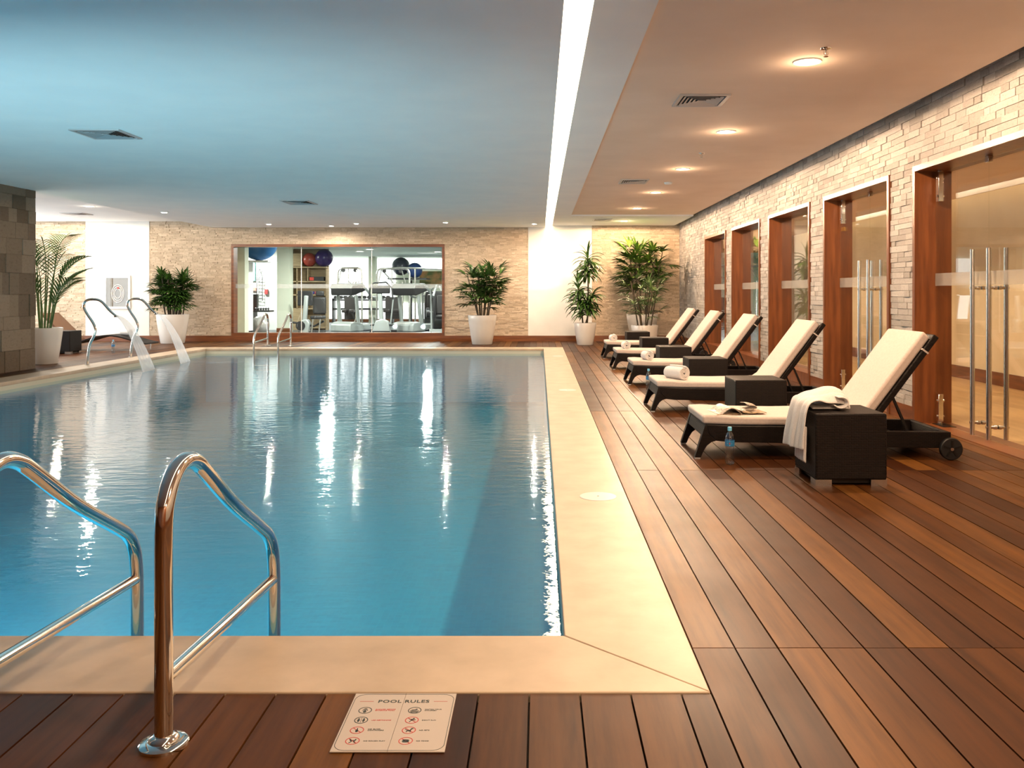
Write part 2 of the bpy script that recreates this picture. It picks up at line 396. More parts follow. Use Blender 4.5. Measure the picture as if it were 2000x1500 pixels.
# back wall with plaster panels flush, gym window opening
GW = (-7.61, -2.39, .18, 2.37)
mb = MB()
mb.box(LX, GW[0], BY, BY+.25, 0, 3.2); mb.box(GW[0], GW[1], BY, BY+.25, GW[3], 3.2); mb.box(GW[0], GW[1], BY, BY+.25, 0, GW[2]); mb.box(GW[1], RX+WT, BY, BY+.25, 0, 3.2)
def put_back(mb, a0, a1, b0, b1, d): mb.box(a0, a1, BY-.012-d, BY+.001, b0, b1)
clad(mb, LX, RX-.02, .14, 3.1, [(GW[0]-.032, GW[1]+.032, GW[2]-.04, GW[3]+.037), (-.29, 1.30, 0, 3.2), (-11.26, -9.67, 0, 3.2)], put_back, (.03,.05), (.06,.24), (.002,.020))
struct(mb.build('wall_back', M['stone_back']), 'split travertine stone wall behind the potted plants', 'wall')
struct(MB().box(-.285, 1.295, BY-.03, BY, .14, 3.1).build('wall_panel', M['plaster']), 'smooth cream plaster panel behind the middle plants', 'wall')
struct(MB().box(-11.255, -9.675, BY-.03, BY, .14, 3.1).build('wall_panel', M['plaster']), 'smooth white plaster panel holding the hose cabinet', 'wall')
struct(MB().box(LX, GW[0]-.03, BY-.045, BY, 0, .14).box(GW[1]+.03, RX-.03, BY-.045, BY, 0, .14).box(GW[0]-.03, GW[1]+.03, BY-.045, BY, 0, .145).build('baseboard_back', M['wood_h']), 'reddish wooden baseboard along the back wall', 'baseboard')
mb = MB(); ys = NY
for a, c in sorted(RO): mb.box(RX-.03, RX, ys, a-.03, 0, .145); ys = c+.03
mb.box(RX-.03, RX, ys, BY-.05, 0, .145)
struct(mb.build('baseboard_right', M['wood_h']), 'reddish wooden baseboard along the right wall', 'baseboard')
# left side
struct(MB().box(LX-.2, LX, NY, 13.0, 0, 3.2).box(LX-.2, LX, 13.0, BY, 0, .15).box(LX-.2, LX, 13.0, BY, 2.85, 3.2).build('wall_left', M['plaster']), 'plain plaster wall left of the pool', 'wall')
wn = thing('window_5', 'unseen glowing window wall added to light the left bay', 'window', (LX-.1, 17.3, .15)); struct(wn)  # unseen window, added as a light source for the left bay
MB().box(-.02, .02, -4.3, 4.3, 0, 2.7).build('pane', M['daylight'], wn)
fr = MB()
for k in range(6): fr.box(.02, .08, -4.3+k*1.72-.03, -4.3+k*1.72+.03, 0, 2.7)
fr.build('frame', M['satin'], wn)
struct(MB().box(LX, RX+WT, NY-.2, NY, 0, 3.2).build('wall_near', M['wood']), 'wood panelled wall behind the camera', 'wall')
# stone pier, its shade put into the colour
mb = MB(); cx0, cx1, cy0, cy1 = -8.92, -8.02, 10.5, 13.81
mb.box(cx0, cx1, cy0, cy1, 0, 2.82)
def pr(mb, a0, a1, b0, b1, d): mb.box(cx1-.001, cx1+.008+d, a0, a1, b0, b1)
def pb(mb, a0, a1, b0, b1, d): mb.box(a0, a1, cy1-.001, cy1+.008+d, b0, b1)
clad(mb, cy0, cy1+.01, 0, 2.82, [], pr, (.2,.34), (.18,.42), (0,.016), .002)
clad(mb, cx0, cx1, 0, 2.82, [], pb, (.2,.34), (.18,.42), (0,.016), .002)
struct(mb.build('wall_pier', M['shaded_stone']), 'shade-coloured stone pier at the left edge of the pool', 'pillar')
# ceilings ----------------------------------------------------------
CE = -8.12
struct(MB().box(CE, .136, NY, BY-.035, 2.82, 3.2).build('ceiling', M['ceil_white']), 'pale ceiling over the pool', 'ceiling')
struct(MB().box(.311, .68, NY, BY-.035, 2.868, 3.2).box(.68, 3.34, 18.9, BY-.035, 2.868, 3.2).build('ceiling', M['ceil_white']), 'slightly lowered pale ceiling border beside the light strip', 'ceiling')
struct(MB().box(.68, 3.34, NY, 18.9, HC, 3.2).build('ceiling', M['ceil_bounce']), 'bounce-tinted ceiling with downlights over the loungers', 'ceiling')
struct(MB().box(3.34, RX+WT, NY, BY, 3.2, 3.3).build('ceiling', M['subfloor']), 'recess above the stone wall', 'ceiling')  # dark cap colour puts extra shade into the gap
struct(MB().box(LX-.2, CE, NY, BY-.035, 2.97, 3.25).build('ceiling', M['ceil_white']), 'white raised ceiling over the left bay', 'ceiling')
struct(MB().box(LX-.2, RX+WT, NY-.2, BY+.25, 3.32, 3.4).build('ceiling', M['ceil_white']), 'structural slab above the ceilings', 'ceiling')
t = thing('strip_light', 'long glowing recessed light strip running down the ceiling', 'ceiling light', (.2235, 0, 2.95))
MB().box(-.086, .086, NY+.1, BY-.10, 0, .02).build('diffuser', M['strip'], t)
MB().box(-.0872, .0872, NY, BY-.04, .022, .10).build('housing', M['pipe_white'], t)
# ================================================================== WINDOWS AND DOORS
def frame_box(mb, y0, y1, z0, z1, x0, x1, t=.028, face=.02):
    mb.box(x0-face, x1, y0-.022, y0+t, z0, z1+.022); mb.box(x0-face, x1, y1-t, y1+.022, z0, z1+.022)
    mb.box(x0-face, x1, y0+t, y1-t, z1-t, z1+.022)
    return mb
names = ['right window', 'window']
wl = ['farthest tall glazed opening in the right stone wall', 'second farthest tall glazed opening in the right stone wall', 'middle tall glazed opening beside the double doors']
GX = 3.642
for i in range(3):
    y0, y1 = RO[i]; cy = (y0+y1)/2
    t = thing('window_%d' % (i+1), wl[i], 'window', (RX, cy, 0)); struct(t)
    a, c = y0-cy, y1-cy
    fm = frame_box(MB(), a, c, 0, OT, -.02, WT+.04); fm.box(-.03, WT+.04, a+.028, c-.028, 0, .16)
    fm.build('frame', M['wood'], t)
    MB().box(GX-RX-.005, GX-RX+.005, a+.03, c-.03, .161, OT-.03).build('glass_pane', M['glass'], t)
    tag(MB().box(GX-RX-.008, GX-RX-.0055, a+.03, c-.03, 1.265, 1.378).build('frosted_band', M['frost'], t), 'frosted band')
def leaf(t, a, c, hinge_y, hy):
    lf = MB().box(-.005, .005, a, c, .012, OT-.045).build('glass_leaf', M['glass'], t); lf.location = (GX-RX, 0, 0)
    tag(MB().box(-.008, -.0055, a, c, 1.265, 1.378).build('frosted_band', M['frost'], lf), 'frosted band')
    s = 1 if hinge_y > hy else -1
    for z0, z1, k in ((2.03, 2.30, 1), (.03, .28, -1)):
        h = MB(); ye = hinge_y-s*.075
        h.box(-.022, .022, ye-.028, ye+.028, z0, z1)
        for zz in (z0+.05, z1-.06):
            h.tube([(-.034, ye-s*.01, zz), (.034, ye-s*.01, zz)], .012, 12)
        h.tube([(0, ye, z1 if k > 0 else z0), (0, ye, (OT-.03) if k > 0 else 0)], .02, 12)
        h.build('hinge', M['steel'], lf, 40, bevel=.003)
    for sx in (-1, 1):
        hb = MB(); hb.tube([(sx*.07, hy, .03), (sx*.07, hy, 1.56)], .019, 20)
        for zz in (.13, 1.24): hb.tube([(sx*.006, hy, zz), (sx*.09, hy, zz)], .012, 14).tube([(sx*.006, hy, zz), (sx*.03, hy, zz)], .017, 14)
        hb.build('handle', M['satin'], lf, 40)
dl = ['glass double door with steel bar handles, second from the camera', 'nearest glass double door with tall steel bar handles']
for i in (3, 4):
    y0, y1 = RO[i]; cy = (y0+y1)/2
    t = thing('door_%d' % (i-2), dl[i-3], 'door', (RX, cy, 0)); struct(t)
    a, c = y0-cy, y1-cy
    frame_box(MB(), a, c, 0, OT, -.02, WT+.04).build('frame', M['wood'], t)
    leaf(t, a+.034, -.004, a+.03, -.13); leaf(t, .004, c-.034, c-.03, .13)
    MB().box(GX-RX-.02, GX-RX+.02, -.03, .03, OT-.085, OT-.03).build('top_catch', M['steel'], t, bevel=.004)
    MB().box(-.01, WT+.04, a+.028, c-.028, -.001, .006).build('threshold', M['wood_h'], t)
    tag(MB().box(GX-RX-.06, GX-RX+.06, c-.30, c-.08, .0062, .010).build('floor_closer', M['blackmetal'], t), 'dark floor closer plate')
    if i == 3:
        tag(MB().box(GX-RX-.012, GX-RX-.006, c-.21, c-.09, 1.94, 1.985).build('plate', M['brass'], t), 'small yellow plate on the glass')
# gym window
gx0, gx1, gz0, gz1 = GW; gcx = (gx0+gx1)/2
t = thing('window_4', 'wide wood-framed window looking into the gym', 'window', (gcx, BY, gz0)); struct(t)
hw = (gx1-gx0)/2; hh = gz1-gz0
f = MB(); f.box(-hw-.03, -hw+.03, -.042, .24, -.035, hh+.035); f.box(hw-.03, hw+.03, -.042, .24, -.035, hh+.035)
f.box(-hw+.03, hw-.03, -.042, .24, hh-.03, hh+.035); f.box(-hw+.03, hw-.03, -.048, .24, -.035, .03)
f.build('frame', M['wood_h'], t)
xs = [-hw+.03, -hw+.03+ (590-461)/78.7, -hw+.03+(728-461)/78.7, hw-.03]
for a, c in zip(xs[:-1], xs[1:]):
    p = MB().box(a+.004, c-.004, .10, .11, .03, hh-.03).build('glass_pane', M['glass'], t)
    tag(MB().box(a+.004, c-.004, .096, .0995, 1.314-gz0, 1.42-gz0).build('frosted_band', M['frost'], p), 'frosted band')
for a in xs[1:3]: MB().box(a-.006, a+.006, .09, .12, .03, hh-.03).build('joint_strip', M['pipe_white'], t)
# ================================================================== CORRIDOR behind the right wall
HX = 5.95
M['beige'] = noisy(mat('hall_plaster', (.72,.58,.38), .75, spec=.15), (.68,.55,.36), (.74,.61,.41), 2)
M['hallfloor'] = noisy(mat('hall_floor', (.62,.40,.18), .3, spec=.4), (.55,.35,.15), (.70,.47,.23), 1.6, sc=(6,.6,1))
struct(MB().box(RX+WT, HX, NY, 24.0, -.1, -.002).box(RX, RX+WT, NY, BY, -.1, -.003).build('floor', M['hallfloor']), 'tan floor of the corridor behind the glass doors', 'floor')
struct(MB().box(HX, HX+.15, NY, 20.6, 0, 3).build('wall_corridor', M['beige']), 'beige corridor wall behind the glass doors', 'wall')
struct(MB().box(HX-.02, HX, NY, 20.6, 0, .17).build('baseboard_corridor', M['wood_h']), 'wooden baseboard in the corridor', 'baseboard')
struct(MB().box(RX+WT+.001, HX-.32, NY, 20.6, 2.47, 2.9).box(HX-.32, HX, NY, 20.6, 2.75, 2.9).build('ceiling', M['ceil_bounce']), 'corridor ceiling with light cove', 'ceiling')
M['hallstrip'] = emit_mat('hall_strip', (1,.78,.48), 4.5)
t = thing('cove_light', 'glowing cove strip seen through the glass doors', 'ceiling light', (HX-.29, 10, 2.6))
MB().box(-.02, .02, -8, 10, 0, .03).build('tube', M['hallstrip'], t)
for k, yy in enumerate((4.5, 7.5, 10.5, 13.5, 16.5)):
    t = thing('downlight', 'round downlight in the corridor ceiling, %s from the camera' % ORD[k], 'ceiling light', (4.7, yy, 2.468))
    t['group'] = 'corridor downlights'
    MB().lathe([(.045,-.004),(.06,-.006),(.06,.0),(.045,.0)], n=24, closed=True).build('trim_ring', M['pipe_white'], t, 40)
    MB().lathe([(.045,-.002),(.0,-.002)], n=24).build('lens', M['lens'], t)
    lamp('SPOT', (0,0,-.02), P_HALL, WARM, parent=t, spot_size=2.4, spot_blend=.8, shadow_soft_size=.05)
# ================================================================== CEILING FITTINGS
ring_m = MB().lathe([(.075,-.006),(.10,-.009),(.104,0),(.075,0)], n=32, closed=True)
def downlight(x, y, z, label, group, power, color, size=3.14, recess=0.0, r=1.0, lens='lens', blend=.06):
    t = thing('downlight', label, 'ceiling light', (x, y, z), 0, group)
    MB().lathe([(.075*r,-.006),(.10*r,-.009),(.104*r,0),(.075*r,0)], n=32, closed=True).build('trim_ring', M['pipe_white'], t, 40)
    MB().lathe([(.074*r,-.003),(.0,-.003)], n=32).build('lens', M[lens], t)
    lamp('SPOT', (0,0,-.03), power, color, parent=t, spot_size=size, spot_blend=blend, shadow_soft_size=.06)
    lamp('POINT', (0,0,-.11), power*.012, color, parent=t, shadow_soft_size=.05)  # extra point below the lens, added for a halo on the ceiling
    return t
ords = ['sixth', 'fifth', 'fourth', 'third', 'second', 'nearest']
dy = [6.39, 9.17, 11.94, 14.74, 17.5, 20.2]
lb = ['large glowing downlight nearest the camera, beside the sprinkler', 'second glowing downlight from the camera, beyond the big air vent', 'third downlight from the camera over the loungers',
      'fourth downlight from the camera, near the smoke detector', 'fifth downlight from the camera over the loungers', 'farthest small downlight in front of the back wall']
for y, l in zip(dy, lb): downlight(1.965, y, HC if y < 18.9 else 2.868, l, 'downlights over the loungers', P_DOWN, WARM)
for y, ll in ((3.62, 'just above the frame'), (.85, 'beside the camera'), (-1.9, 'behind the camera')): downlight(1.965, y, HC, 'downlight over the deck, '+ll, 'downlights over the loungers', P_DOWN*.9, WARM)
# recessed narrow wall-wash lamps in the pool ceiling: the lens sits above a short tube so only the water sees it
def wash(x, y, label, z=2.82, power=None, col=(1.0,.76,.54)):
    t = thing('wall_washer', label, 'ceiling light', (x, y, z), 0, 'recessed lamps over the far end of the pool')
    MB().lathe([(.054,-.0185),(.0552,-.0185),(.0552,0),(.054,0)], n=24, closed=True).build('tube', M['blackmetal'], t, 40)
    MB().lathe([(.0555,-.019),(.058,-.019),(.085,0),(.0555,0)], n=32, closed=True).build('trim_ring', M['ceil_white'], t, 40)
    MB().lathe([(.0535,-.006),(.0,-.006)], n=24).build('lens', M['lens_spot'], t)
    lamp('SPOT', (0,0,-.011), power or P_WASH, col, parent=t, spot_size=2.3, spot_blend=.9, shadow_soft_size=.004)
for kk, (x, y) in enumerate(((-7.5, 17.4), (-6.35, 20.4), (-5.0, 20.9), (-4.25, 20.2), (-2.15, 19.9), (-.12, 20.3))):
    wash(x, y, 'tiny recessed lamp over the far pool edge, %s from the left' % ORD[kk])
for x, y, ll in ((-9.2, 17.8, 'behind the swan-neck spouts'), (-11.3, 20.3, 'before the hose cabinet'), (-10.9, 18.0, 'over the wavy lounger'), (-10.8, 14.8, 'hidden behind the shaded stone pier'), (-9.1, 15.2, 'over the feather palm')):
    t = downlight(x, y, 2.97, 'bright downlight in the raised white ceiling, '+ll, 'left bay downlights', P_LEFT, NEUT)
# vents
def vent(x0, x1, y0, y1, z, label):
    t = thing('ceiling_vent', label, 'air vent', ((x0+x1)/2, (y0+y1)/2, z)); a = (x1-x0)/2; c = (y1-y0)/2
    f = MB(); e = .035
    f.box(-a, a, -c, -c+e, -.014, 0); f.box(-a, a, c-e, c, -.014, 0); f.box(-a, -a+e, -c+e, c-e, -.014, 0); f.box(a-e, a, -c+e, c-e, -.014, 0)
    f.build('frame', M['gray_metal'], t, bevel=.003)
    MB().box(-a+e, a-e, -c+e, c-e, -.002, -.0005).build('duct', M['dark_hole'], t)
    s = MB(); n = 5; st = (a-e)/(n+.5)
    for k in range(n):                      # four-way louvre: nested square vanes
        q = a-e-st*(k+.75); qc = q*c/a
        for (p, d) in (((-q,-qc),(q,-qc)), ((q,-qc),(q,qc)), ((q,qc),(-q,qc)), ((-q,qc),(-q,-qc))):
            p = Vector((*p, -.009)); d = Vector((*d, -.009)); mid = (p+d)/2; out = Vector((mid.x, mid.y, 0)).normalized()
            w = st*.36
            s.add([p+out*w+Vector((0,0,-.006)), d+out*w+Vector((0,0,-.006)), d-out*w+Vector((0,0,.006)), p-out*w+Vector((0,0,.006))], [(0,1,2,3)])
    s.build('louvre', M['gray_metal'], t, solid=.0015)
vent(1.20, 1.64, 7.43, 7.90, HC, 'large square air vent beside the two nearest downlights')
vent(1.22, 1.64, 13.0, 13.5, HC, 'smaller-looking air vent beside the smoke detector')
vent(1.22, 1.64, 19.6, 20.1, 2.868, 'farthest air vent in front of the back wall')
vent(-4.66, -4.16, 8.6, 9.12, 2.82, 'nearer air vent in the blue-lit ceiling over the pool')
vent(-4.55, -4.05, 15.2, 15.9, 2.82, 'farther air vent in the ceiling over the pool')
vent(-10.6, -10.1, 19.2, 19.7, 2.97, 'air vent in the raised white ceiling of the left bay')
def sprinkler(x, y, z, label):
    t = thing('sprinkler', label, 'sprinkler', (x, y, z))
    MB().lathe([(.04,0),(.038,-.006),(.012,-.012),(.0,-.012)], n=20).build('escutcheon', M['steel'], t, 40)
    MB().tube([(0,0,-.01),(0,0,-.045)], .006, 8).tube([(-.012,0,-.02),(-.015,0,-.04),(0,0,-.055),(.015,0,-.04),(.012,0,-.02)], .0025, 6).build('head', M['steel'], t, 40)
    MB().lathe([(.0,-.056),(.017,-.056),(.017,-.059),(.0,-.059)], n=16).build('deflector', M['steel'], t)
sprinkler(1.99, 6.05, HC, 'ceiling sprinkler next to the nearest downlight')
sprinkler(1.97, 10.6, HC, 'ceiling sprinkler between the second and third downlights')
t = thing('smoke_detector', 'flat round smoke detector on the warm ceiling', 'smoke detector', (1.98, 13.4, HC))
MB().lathe([(.065,0),(.065,-.012),(.05,-.03),(.0,-.034)], n=28).build('body', M['pipe_white'], t, 40)
# coping covers
for y, l in ((5.11, 'round skimmer lid on the coping nearest the camera'), (10.7, 'middle round skimmer lid on the right coping'), (16.45, 'farthest round skimmer lid on the right coping')):
    t = thing('skimmer_lid', l, 'lid', (.343, y, .004), 0, 'round lids in the right coping')
    MB().lathe([(.109,0),(.107,.003),(.0,.003)], n=48).build('disc', M['white_pot'], t, 40)
    MB().lathe([(.006,.0031),(.005,.004),(.0,.004)], n=12).build('screw', M['steel'], t)
# underwater lamps
for k, x in enumerate((-6.7, -5.4, -4.0, -2.4)):
    t = thing('pool_light', 'round underwater lamp in the near pool wall, %s from the left' % ORD[k], 'pool light', (x, PY0+.03, -.36), 0, 'underwater pool lamps')
    MB().tube([(0,-.03,0), (0,-.005,0)], .12, 24).build('housing', M['steel'], t, 40)
    d = lamp('AREA', (0, .02, 0), P_POOL, (.80,.96,1), rot=(PI/2,0,0), parent=t, shape='DISK', size=.2, spread=2.1)
# ================================================================== LOUNGERS
def lounger(label, name='sun_lounger'):
    t = thing(name, label, 'lounger', group='wicker loungers along the right wall')
    wk = M['wicker']; TH = .05
    rail = [(.155,.132), (.24,.122), (.6,.116), (1.25,.085), (1.85,.078), (1.85,.195), (1.28,.20), (1.22,.242), (.7,.236), (.3,.240), (.085,.250), (.105,.18)]
    f = MB()
    for y in (0, .66-TH): f.prism(rail, y, y+TH, 'y')
    f.box(1.81, 1.85, TH, .66-TH, .08, .195); f.box(1.22, 1.27, TH, .66-TH, .12, .24)
    f.box(.10, 1.22, TH, .66-TH, .205, .235); f.box(1.3, 1.81, TH, .66-TH, .085, .10)
    f.prism([(.055,.165),(.085,.165),(.105,.245),(.085,.25),(.078,.25)], TH, .66-TH, 'y')
    f.build('base_frame', wk, t, bevel=.006)
    for y in (0, .66-TH):
        MB().prism([(0,.012),(.044,.012),(.064,.06),(.088,.098),(.12,.122),(.155,.132),(.105,.18),(.085,.25),(.076,.25)], y, y+TH, 'y').build('leg', wk, t, bevel=.004)
    for y in (0, .66-TH):
        MB().box(.004, .04, y+.006, y+TH-.006, 0, .012).build('leg_cap', M['gray_metal'], t)
    ux, uz = .6, .8; nx, nz = -.8, .6; p = (1.285, .235)
    q = lambda s, n: (p[0]+ux*s+nx*n, p[1]+uz*s+nz*n)
    bk = MB().prism([q(0,0), q(.80,0), q(.80,.045), q(0,.045)], 0, .66, 'y').build('backrest', wk, t, bevel=.008)
    # cushion: rounded profile with a soft bend
    bot = [(.062,.252), (.3,.243), (.7,.239), (1.1,.244), (1.235,.252)] + [q(s,.047) for s in (.03,.2,.4,.6,.765)]
    top = [q(s,.118) for s in (.775,.6,.4,.2,.05)] + [(1.17,.312), (1.0,.306), (.7,.301), (.35,.306), (.15,.318), (.052,.314)]
    prof = bot+top
    mc = MB(); mc.prism(prof, .015, .645, 'y')
    c = mc.build('cushion', M['cushion'], t, bevel=.02, seg=4)
    s = MB().prism([q(.655,-.003), q(.667,-.003), q(.667,.052), q(.655,.052)], -.004, .664, 'y').build('strap', M['cushion'], t)
    for y in (.08, .56):
        MB().bar((1.462,y,.43), (1.60,y,.115), .022, .016).build('prop', M['blackmetal'], t)
    MB().bar((1.60,.06,.12), (1.60,.58,.12), .016, .016).build('prop_axle', M['blackmetal'], t); MB().bar((1.455,.06,.43), (1.455,.58,.43), .016, .016).build('hinge_bar', M['blackmetal'], t)
    for y in (-.048, .668):
        wh = MB(); R = .08
        wh.tube([(1.833,y,R),(1.833,y+.04,R)], R, 36); w_ = wh.build('wheel', M['rubber'], t, 40, bevel=.006)
        tag(MB().tube([(1.833,y-.005,R),(1.833,y+.045,R)], .012, 14).build('hub', M['satin'], w_, 40), 'small steel hub')
        sp = MB()
        for k in range(5):
            a = 2*PI*k/5+.3; sp.bar((1.833+.012*math.cos(a), y-.002, R+.012*math.sin(a)), (1.833+.062*math.cos(a), y-.002, R+.062*math.sin(a)), .014, .006, (0,1,0))
        sp.build('spokes', M['blackmetal'], w_)
    return t
LL = [(1.12, 6.28, 'wicker lounger nearest the camera, with a magazine on its cream cushion'),
      (1.12, 8.76, 'wicker lounger second from the camera, with a plump rolled towel'),
      (1.15, 11.33, 'third wicker lounger from the camera, cream cushion and rolled towel'),
      (1.14, 13.60, 'fourth wicker lounger from the camera, second from the back'),
      (1.16, 15.90, 'farthest wicker lounger on the right, nearest the corner plants')]
proto = lounger(LL[0][2])
for i, (x, y, l) in enumerate(LL):
    o = proto if i == 0 else copy_tree(proto); o.location = (x, y, 0); o['label'] = l
# side tables
def table():
    t = thing('side_table', '', 'side table', group='wicker cube tables between the loungers'); a = .222
    MB().box(-a, a, -a, a, .04, .45).build('body', M['wicker'], t, bevel=.012, seg=3)
    MB().box(-a+.03, a-.03, -a+.03, a-.03, .015, .045).build('plinth', M['blackmetal'], t)
    for sx in (-1, 1):
        for sy in (-1, 1):
            f = MB(); x0, x1 = sorted((sx*a, sx*(a-.10))); y0, y1 = sorted((sy*a, sy*(a-.10)))
            f.box(x0, x1, *sorted((sy*a, sy*(a-.012))), 0, .041); f.box(*sorted((sx*a, sx*(a-.012))), *sorted((sy*(a-.012), sy*(a-.10))), 0, .041)
            f.build('foot', M['satin'], t)
    return t
TB = [(1.934, 5.62, 'wicker cube table nearest the camera, with a white towel over it'),
      (1.905, 7.70, 'wicker cube table between the first and second loungers'),
      (1.92, 10.12, 'wicker cube table between the second and third loungers'),
      (1.89, 12.30, 'wicker cube table between the third and fourth loungers'),
      (1.93, 14.72, 'wicker cube table between the fourth and fifth loungers'),
      (1.90, 16.95, 'farthest wicker cube table, in front of the low white planter')]
tp = table()
for i, (x, y, l) in enumerate(TB):
    o = tp if i == 0 else copy_tree(tp); o.location = (x, y, 0); o['label'] = l
# rolled towels
def rolled(label):
    t = thing('rolled_towel', label, 'towel', group='rolled white towels on the loungers')
    L = .23; m = MB(); pts = []
    n = 90; turns = 3.2
    for i in range(n+1):
        a = turns*2*PI*i/n; r = .010+.0165*a/(2*PI)
        pts.append((r*math.cos(a), r*math.sin(a), a))
    z0 = .010+.0165*turns
    th = .0135
    ys = [-L/2, -L/2+.012, -L/4, 0, L/4, L/2-.012, L/2]; k = [.93, 1, 1.03, 1.04, 1.03, 1, .93]
    def fn(u, v):
        i = u*n; i0 = min(int(i), n); x, z, a = pts[i0]; j = int(round(v*6)); q = k[j]
        return (x*q, ys[j]*(1-.04*(1-a/(turns*2*PI))), z*q+z0*1.0)
    m.grid(fn, n, 6)
    o = m.build('roll', M['towel'], t, 60, solid=th, bevel=0)
    return t
RT = [(1.415, 9.02, .306, .55, 'plump rolled towel lying askew on the second lounger', 1.12),
      (1.43, 11.60, .306, .16, 'rolled towel with its spiral end showing on the third lounger', 1.0),
      (1.37, 13.88, .306, .05, 'rolled towel on the fourth lounger', 1.0),
      (1.36, 16.18, .306, .1, 'rolled towel on the farthest lounger', 1.0)]
rp = rolled(RT[0][4])
for i, (x, y, z, rz, l, sc) in enumerate(RT):
    o = rp if i == 0 else copy_tree(rp); o.location = (x, y, z); o.rotation_euler = (0,0,rz); o['label'] = l; o.scale = (sc,sc,sc)
# draped towel on the near table
def smooth(a, b, x):
    x = max(0, min(1, (x-a)/(b-a))); return x*x*(3-2*x)
def bez(pts, s):
    n = len(pts)-1; f = s*n; i = min(int(f), n-1); t = f-i
    p0 = pts[max(i-1,0)]; p1 = pts[i]; p2 = pts[i+1]; p3 = pts[min(i+2,n)]
    return tuple(.5*((2*p1[k])+(-p0[k]+p2[k])*t+(2*p0[k]-5*p1[k]+4*p2[k]-p3[k])*t*t+(-p0[k]+3*p1[k]-3*p2[k]+p3[k])*t**3) for k in range(len(p1)))
t = thing('draped_towel', 'white terry towel draped over the near wicker table', 'towel', (1.712, 5.62, .45))
path = [(-.052,-.245), (-.046,-.16), (-.036,-.07), (-.026,.0), (-.004,.055), (.05,.082), (.11,.082), (.18,.092), (.24,.088), (.268,.06), (.258,.026), (.20,.018), (.10,.018), (.03,.018)]
def tw(u, v):
    x, z = bez(path, u); y = -.17+v*.37
    on = smooth(.3, .55, u)
    y = y*(1-.28*smooth(.35,.7,u)) + .06*on
    fold = .012*math.sin(v*9+u*3)+.007*math.sin(v*21+1+u*5)
    z2 = z + on*(1-smooth(.75,.9,u))*(fold*1.6+.022*math.sin(v*PI)) - .02*(1-on)*(v-.5)*(1-smooth(.0,.3,u))
    x2 = x - (1-on)*(abs(fold)*1.1+.010*math.sin(v*PI)) - .02*(1-smooth(0,.3,u))*v
    z2 -= on*.060*abs(2*v-1)**5*smooth(.0,.06,z)
    return (x2, y, max(z2, .012) if x2 > .0 else z2)
m = MB().grid(tw, 60, 30)
def tw2(u, v):
    y = -.12+v*.20; x = -.026-.010*math.sin(v*28)-.006*u; z = -.10-u*.225+.010*math.sin(v*28)*u
    return (x, y, z)
m.grid(tw2, 14, 36)
def tw3(u, v):       # crumpled inner fold on top
    a = -2.6+u*4.6; r = .034+.008*math.sin(v*7); x = .20+.045*math.cos(a)-.05*v; z = .052+.034*math.sin(a); return (x, -.11+v*.30, max(z+.006*math.sin(v*12), .012))
m.grid(tw3, 20, 20)
m.build('cloth', M['towel'], t, 80, solid=.009, sub=1)
# magazine
t = thing('open_magazine', 'open glossy magazine lying on the near lounger cushion', 'magazine', (1.44, 6.50, .313), .12)
def page_mat(name, s, c1, c2, c3):
    m = mat(name, (.8,.75,.66), .35)
    mp = mapping(m, (1,1,1)); n = nd(m, 'ShaderNodeTexVoronoi', Scale=s, feature='F1'); n.distance = 'CHEBYCHEV'; lk(m, mp, 0, n, 'Vector')
    r = ramp(m, [(.0, c1), (.30, c2), (.55, c3), (.8, (.85,.78,.66))]); r.color_ramp.interpolation = 'CONSTANT'
    n2 = nd(m, 'ShaderNodeTexNoise', Scale=s*1.4, Detail=3); lk(m, mp, 0, n2, 'Vector')
    r2 = ramp(m, [(.40, (.50,.43,.35)), (.47, c2), (.53, c3), (.6, c1)]); lk(m, n2, 'Fac', r2, 'Fac')
    lk(m, r2, 'Color', BS(m), 'Base Color'); return m
pm1 = page_mat('magazine_page_photo', 16, (.05,.03,.02), (.30,.17,.08), (.50,.36,.22)); pm2 = page_mat('magazine_page_text', 30, (.55,.47,.40), (.50,.42,.35), (.12,.08,.06))
MB().grid(lambda u, v: (.02+u*.20, -.14+v*.27+.02*u, .004+.018*math.exp(-u*9)*1), 12, 4).build('page', pm1, t, 60, solid=.004)
MB().grid(lambda u, v: (.02-u*.19, -.14+v*.27-.03*u, .004+.042*math.sin(min(1,u*1.25)*PI)**1), 16, 4).build('page', pm2, t, 60, solid=.004)
MB().grid(lambda u, v: (.02+.16*math.sin(u*2.6), -.03+v*.16, .006+.05*(1-math.cos(u*2.6))*.5+.012*math.sin(v*PI)), 14, 4).build('curled_page', pm2, t, 60, solid=.0015)
MB().grid(lambda u, v: (.02-u*.20, -.15+v*.28-.03*u, .002), 4, 2).build('cover', pm1, t, solid=.002)
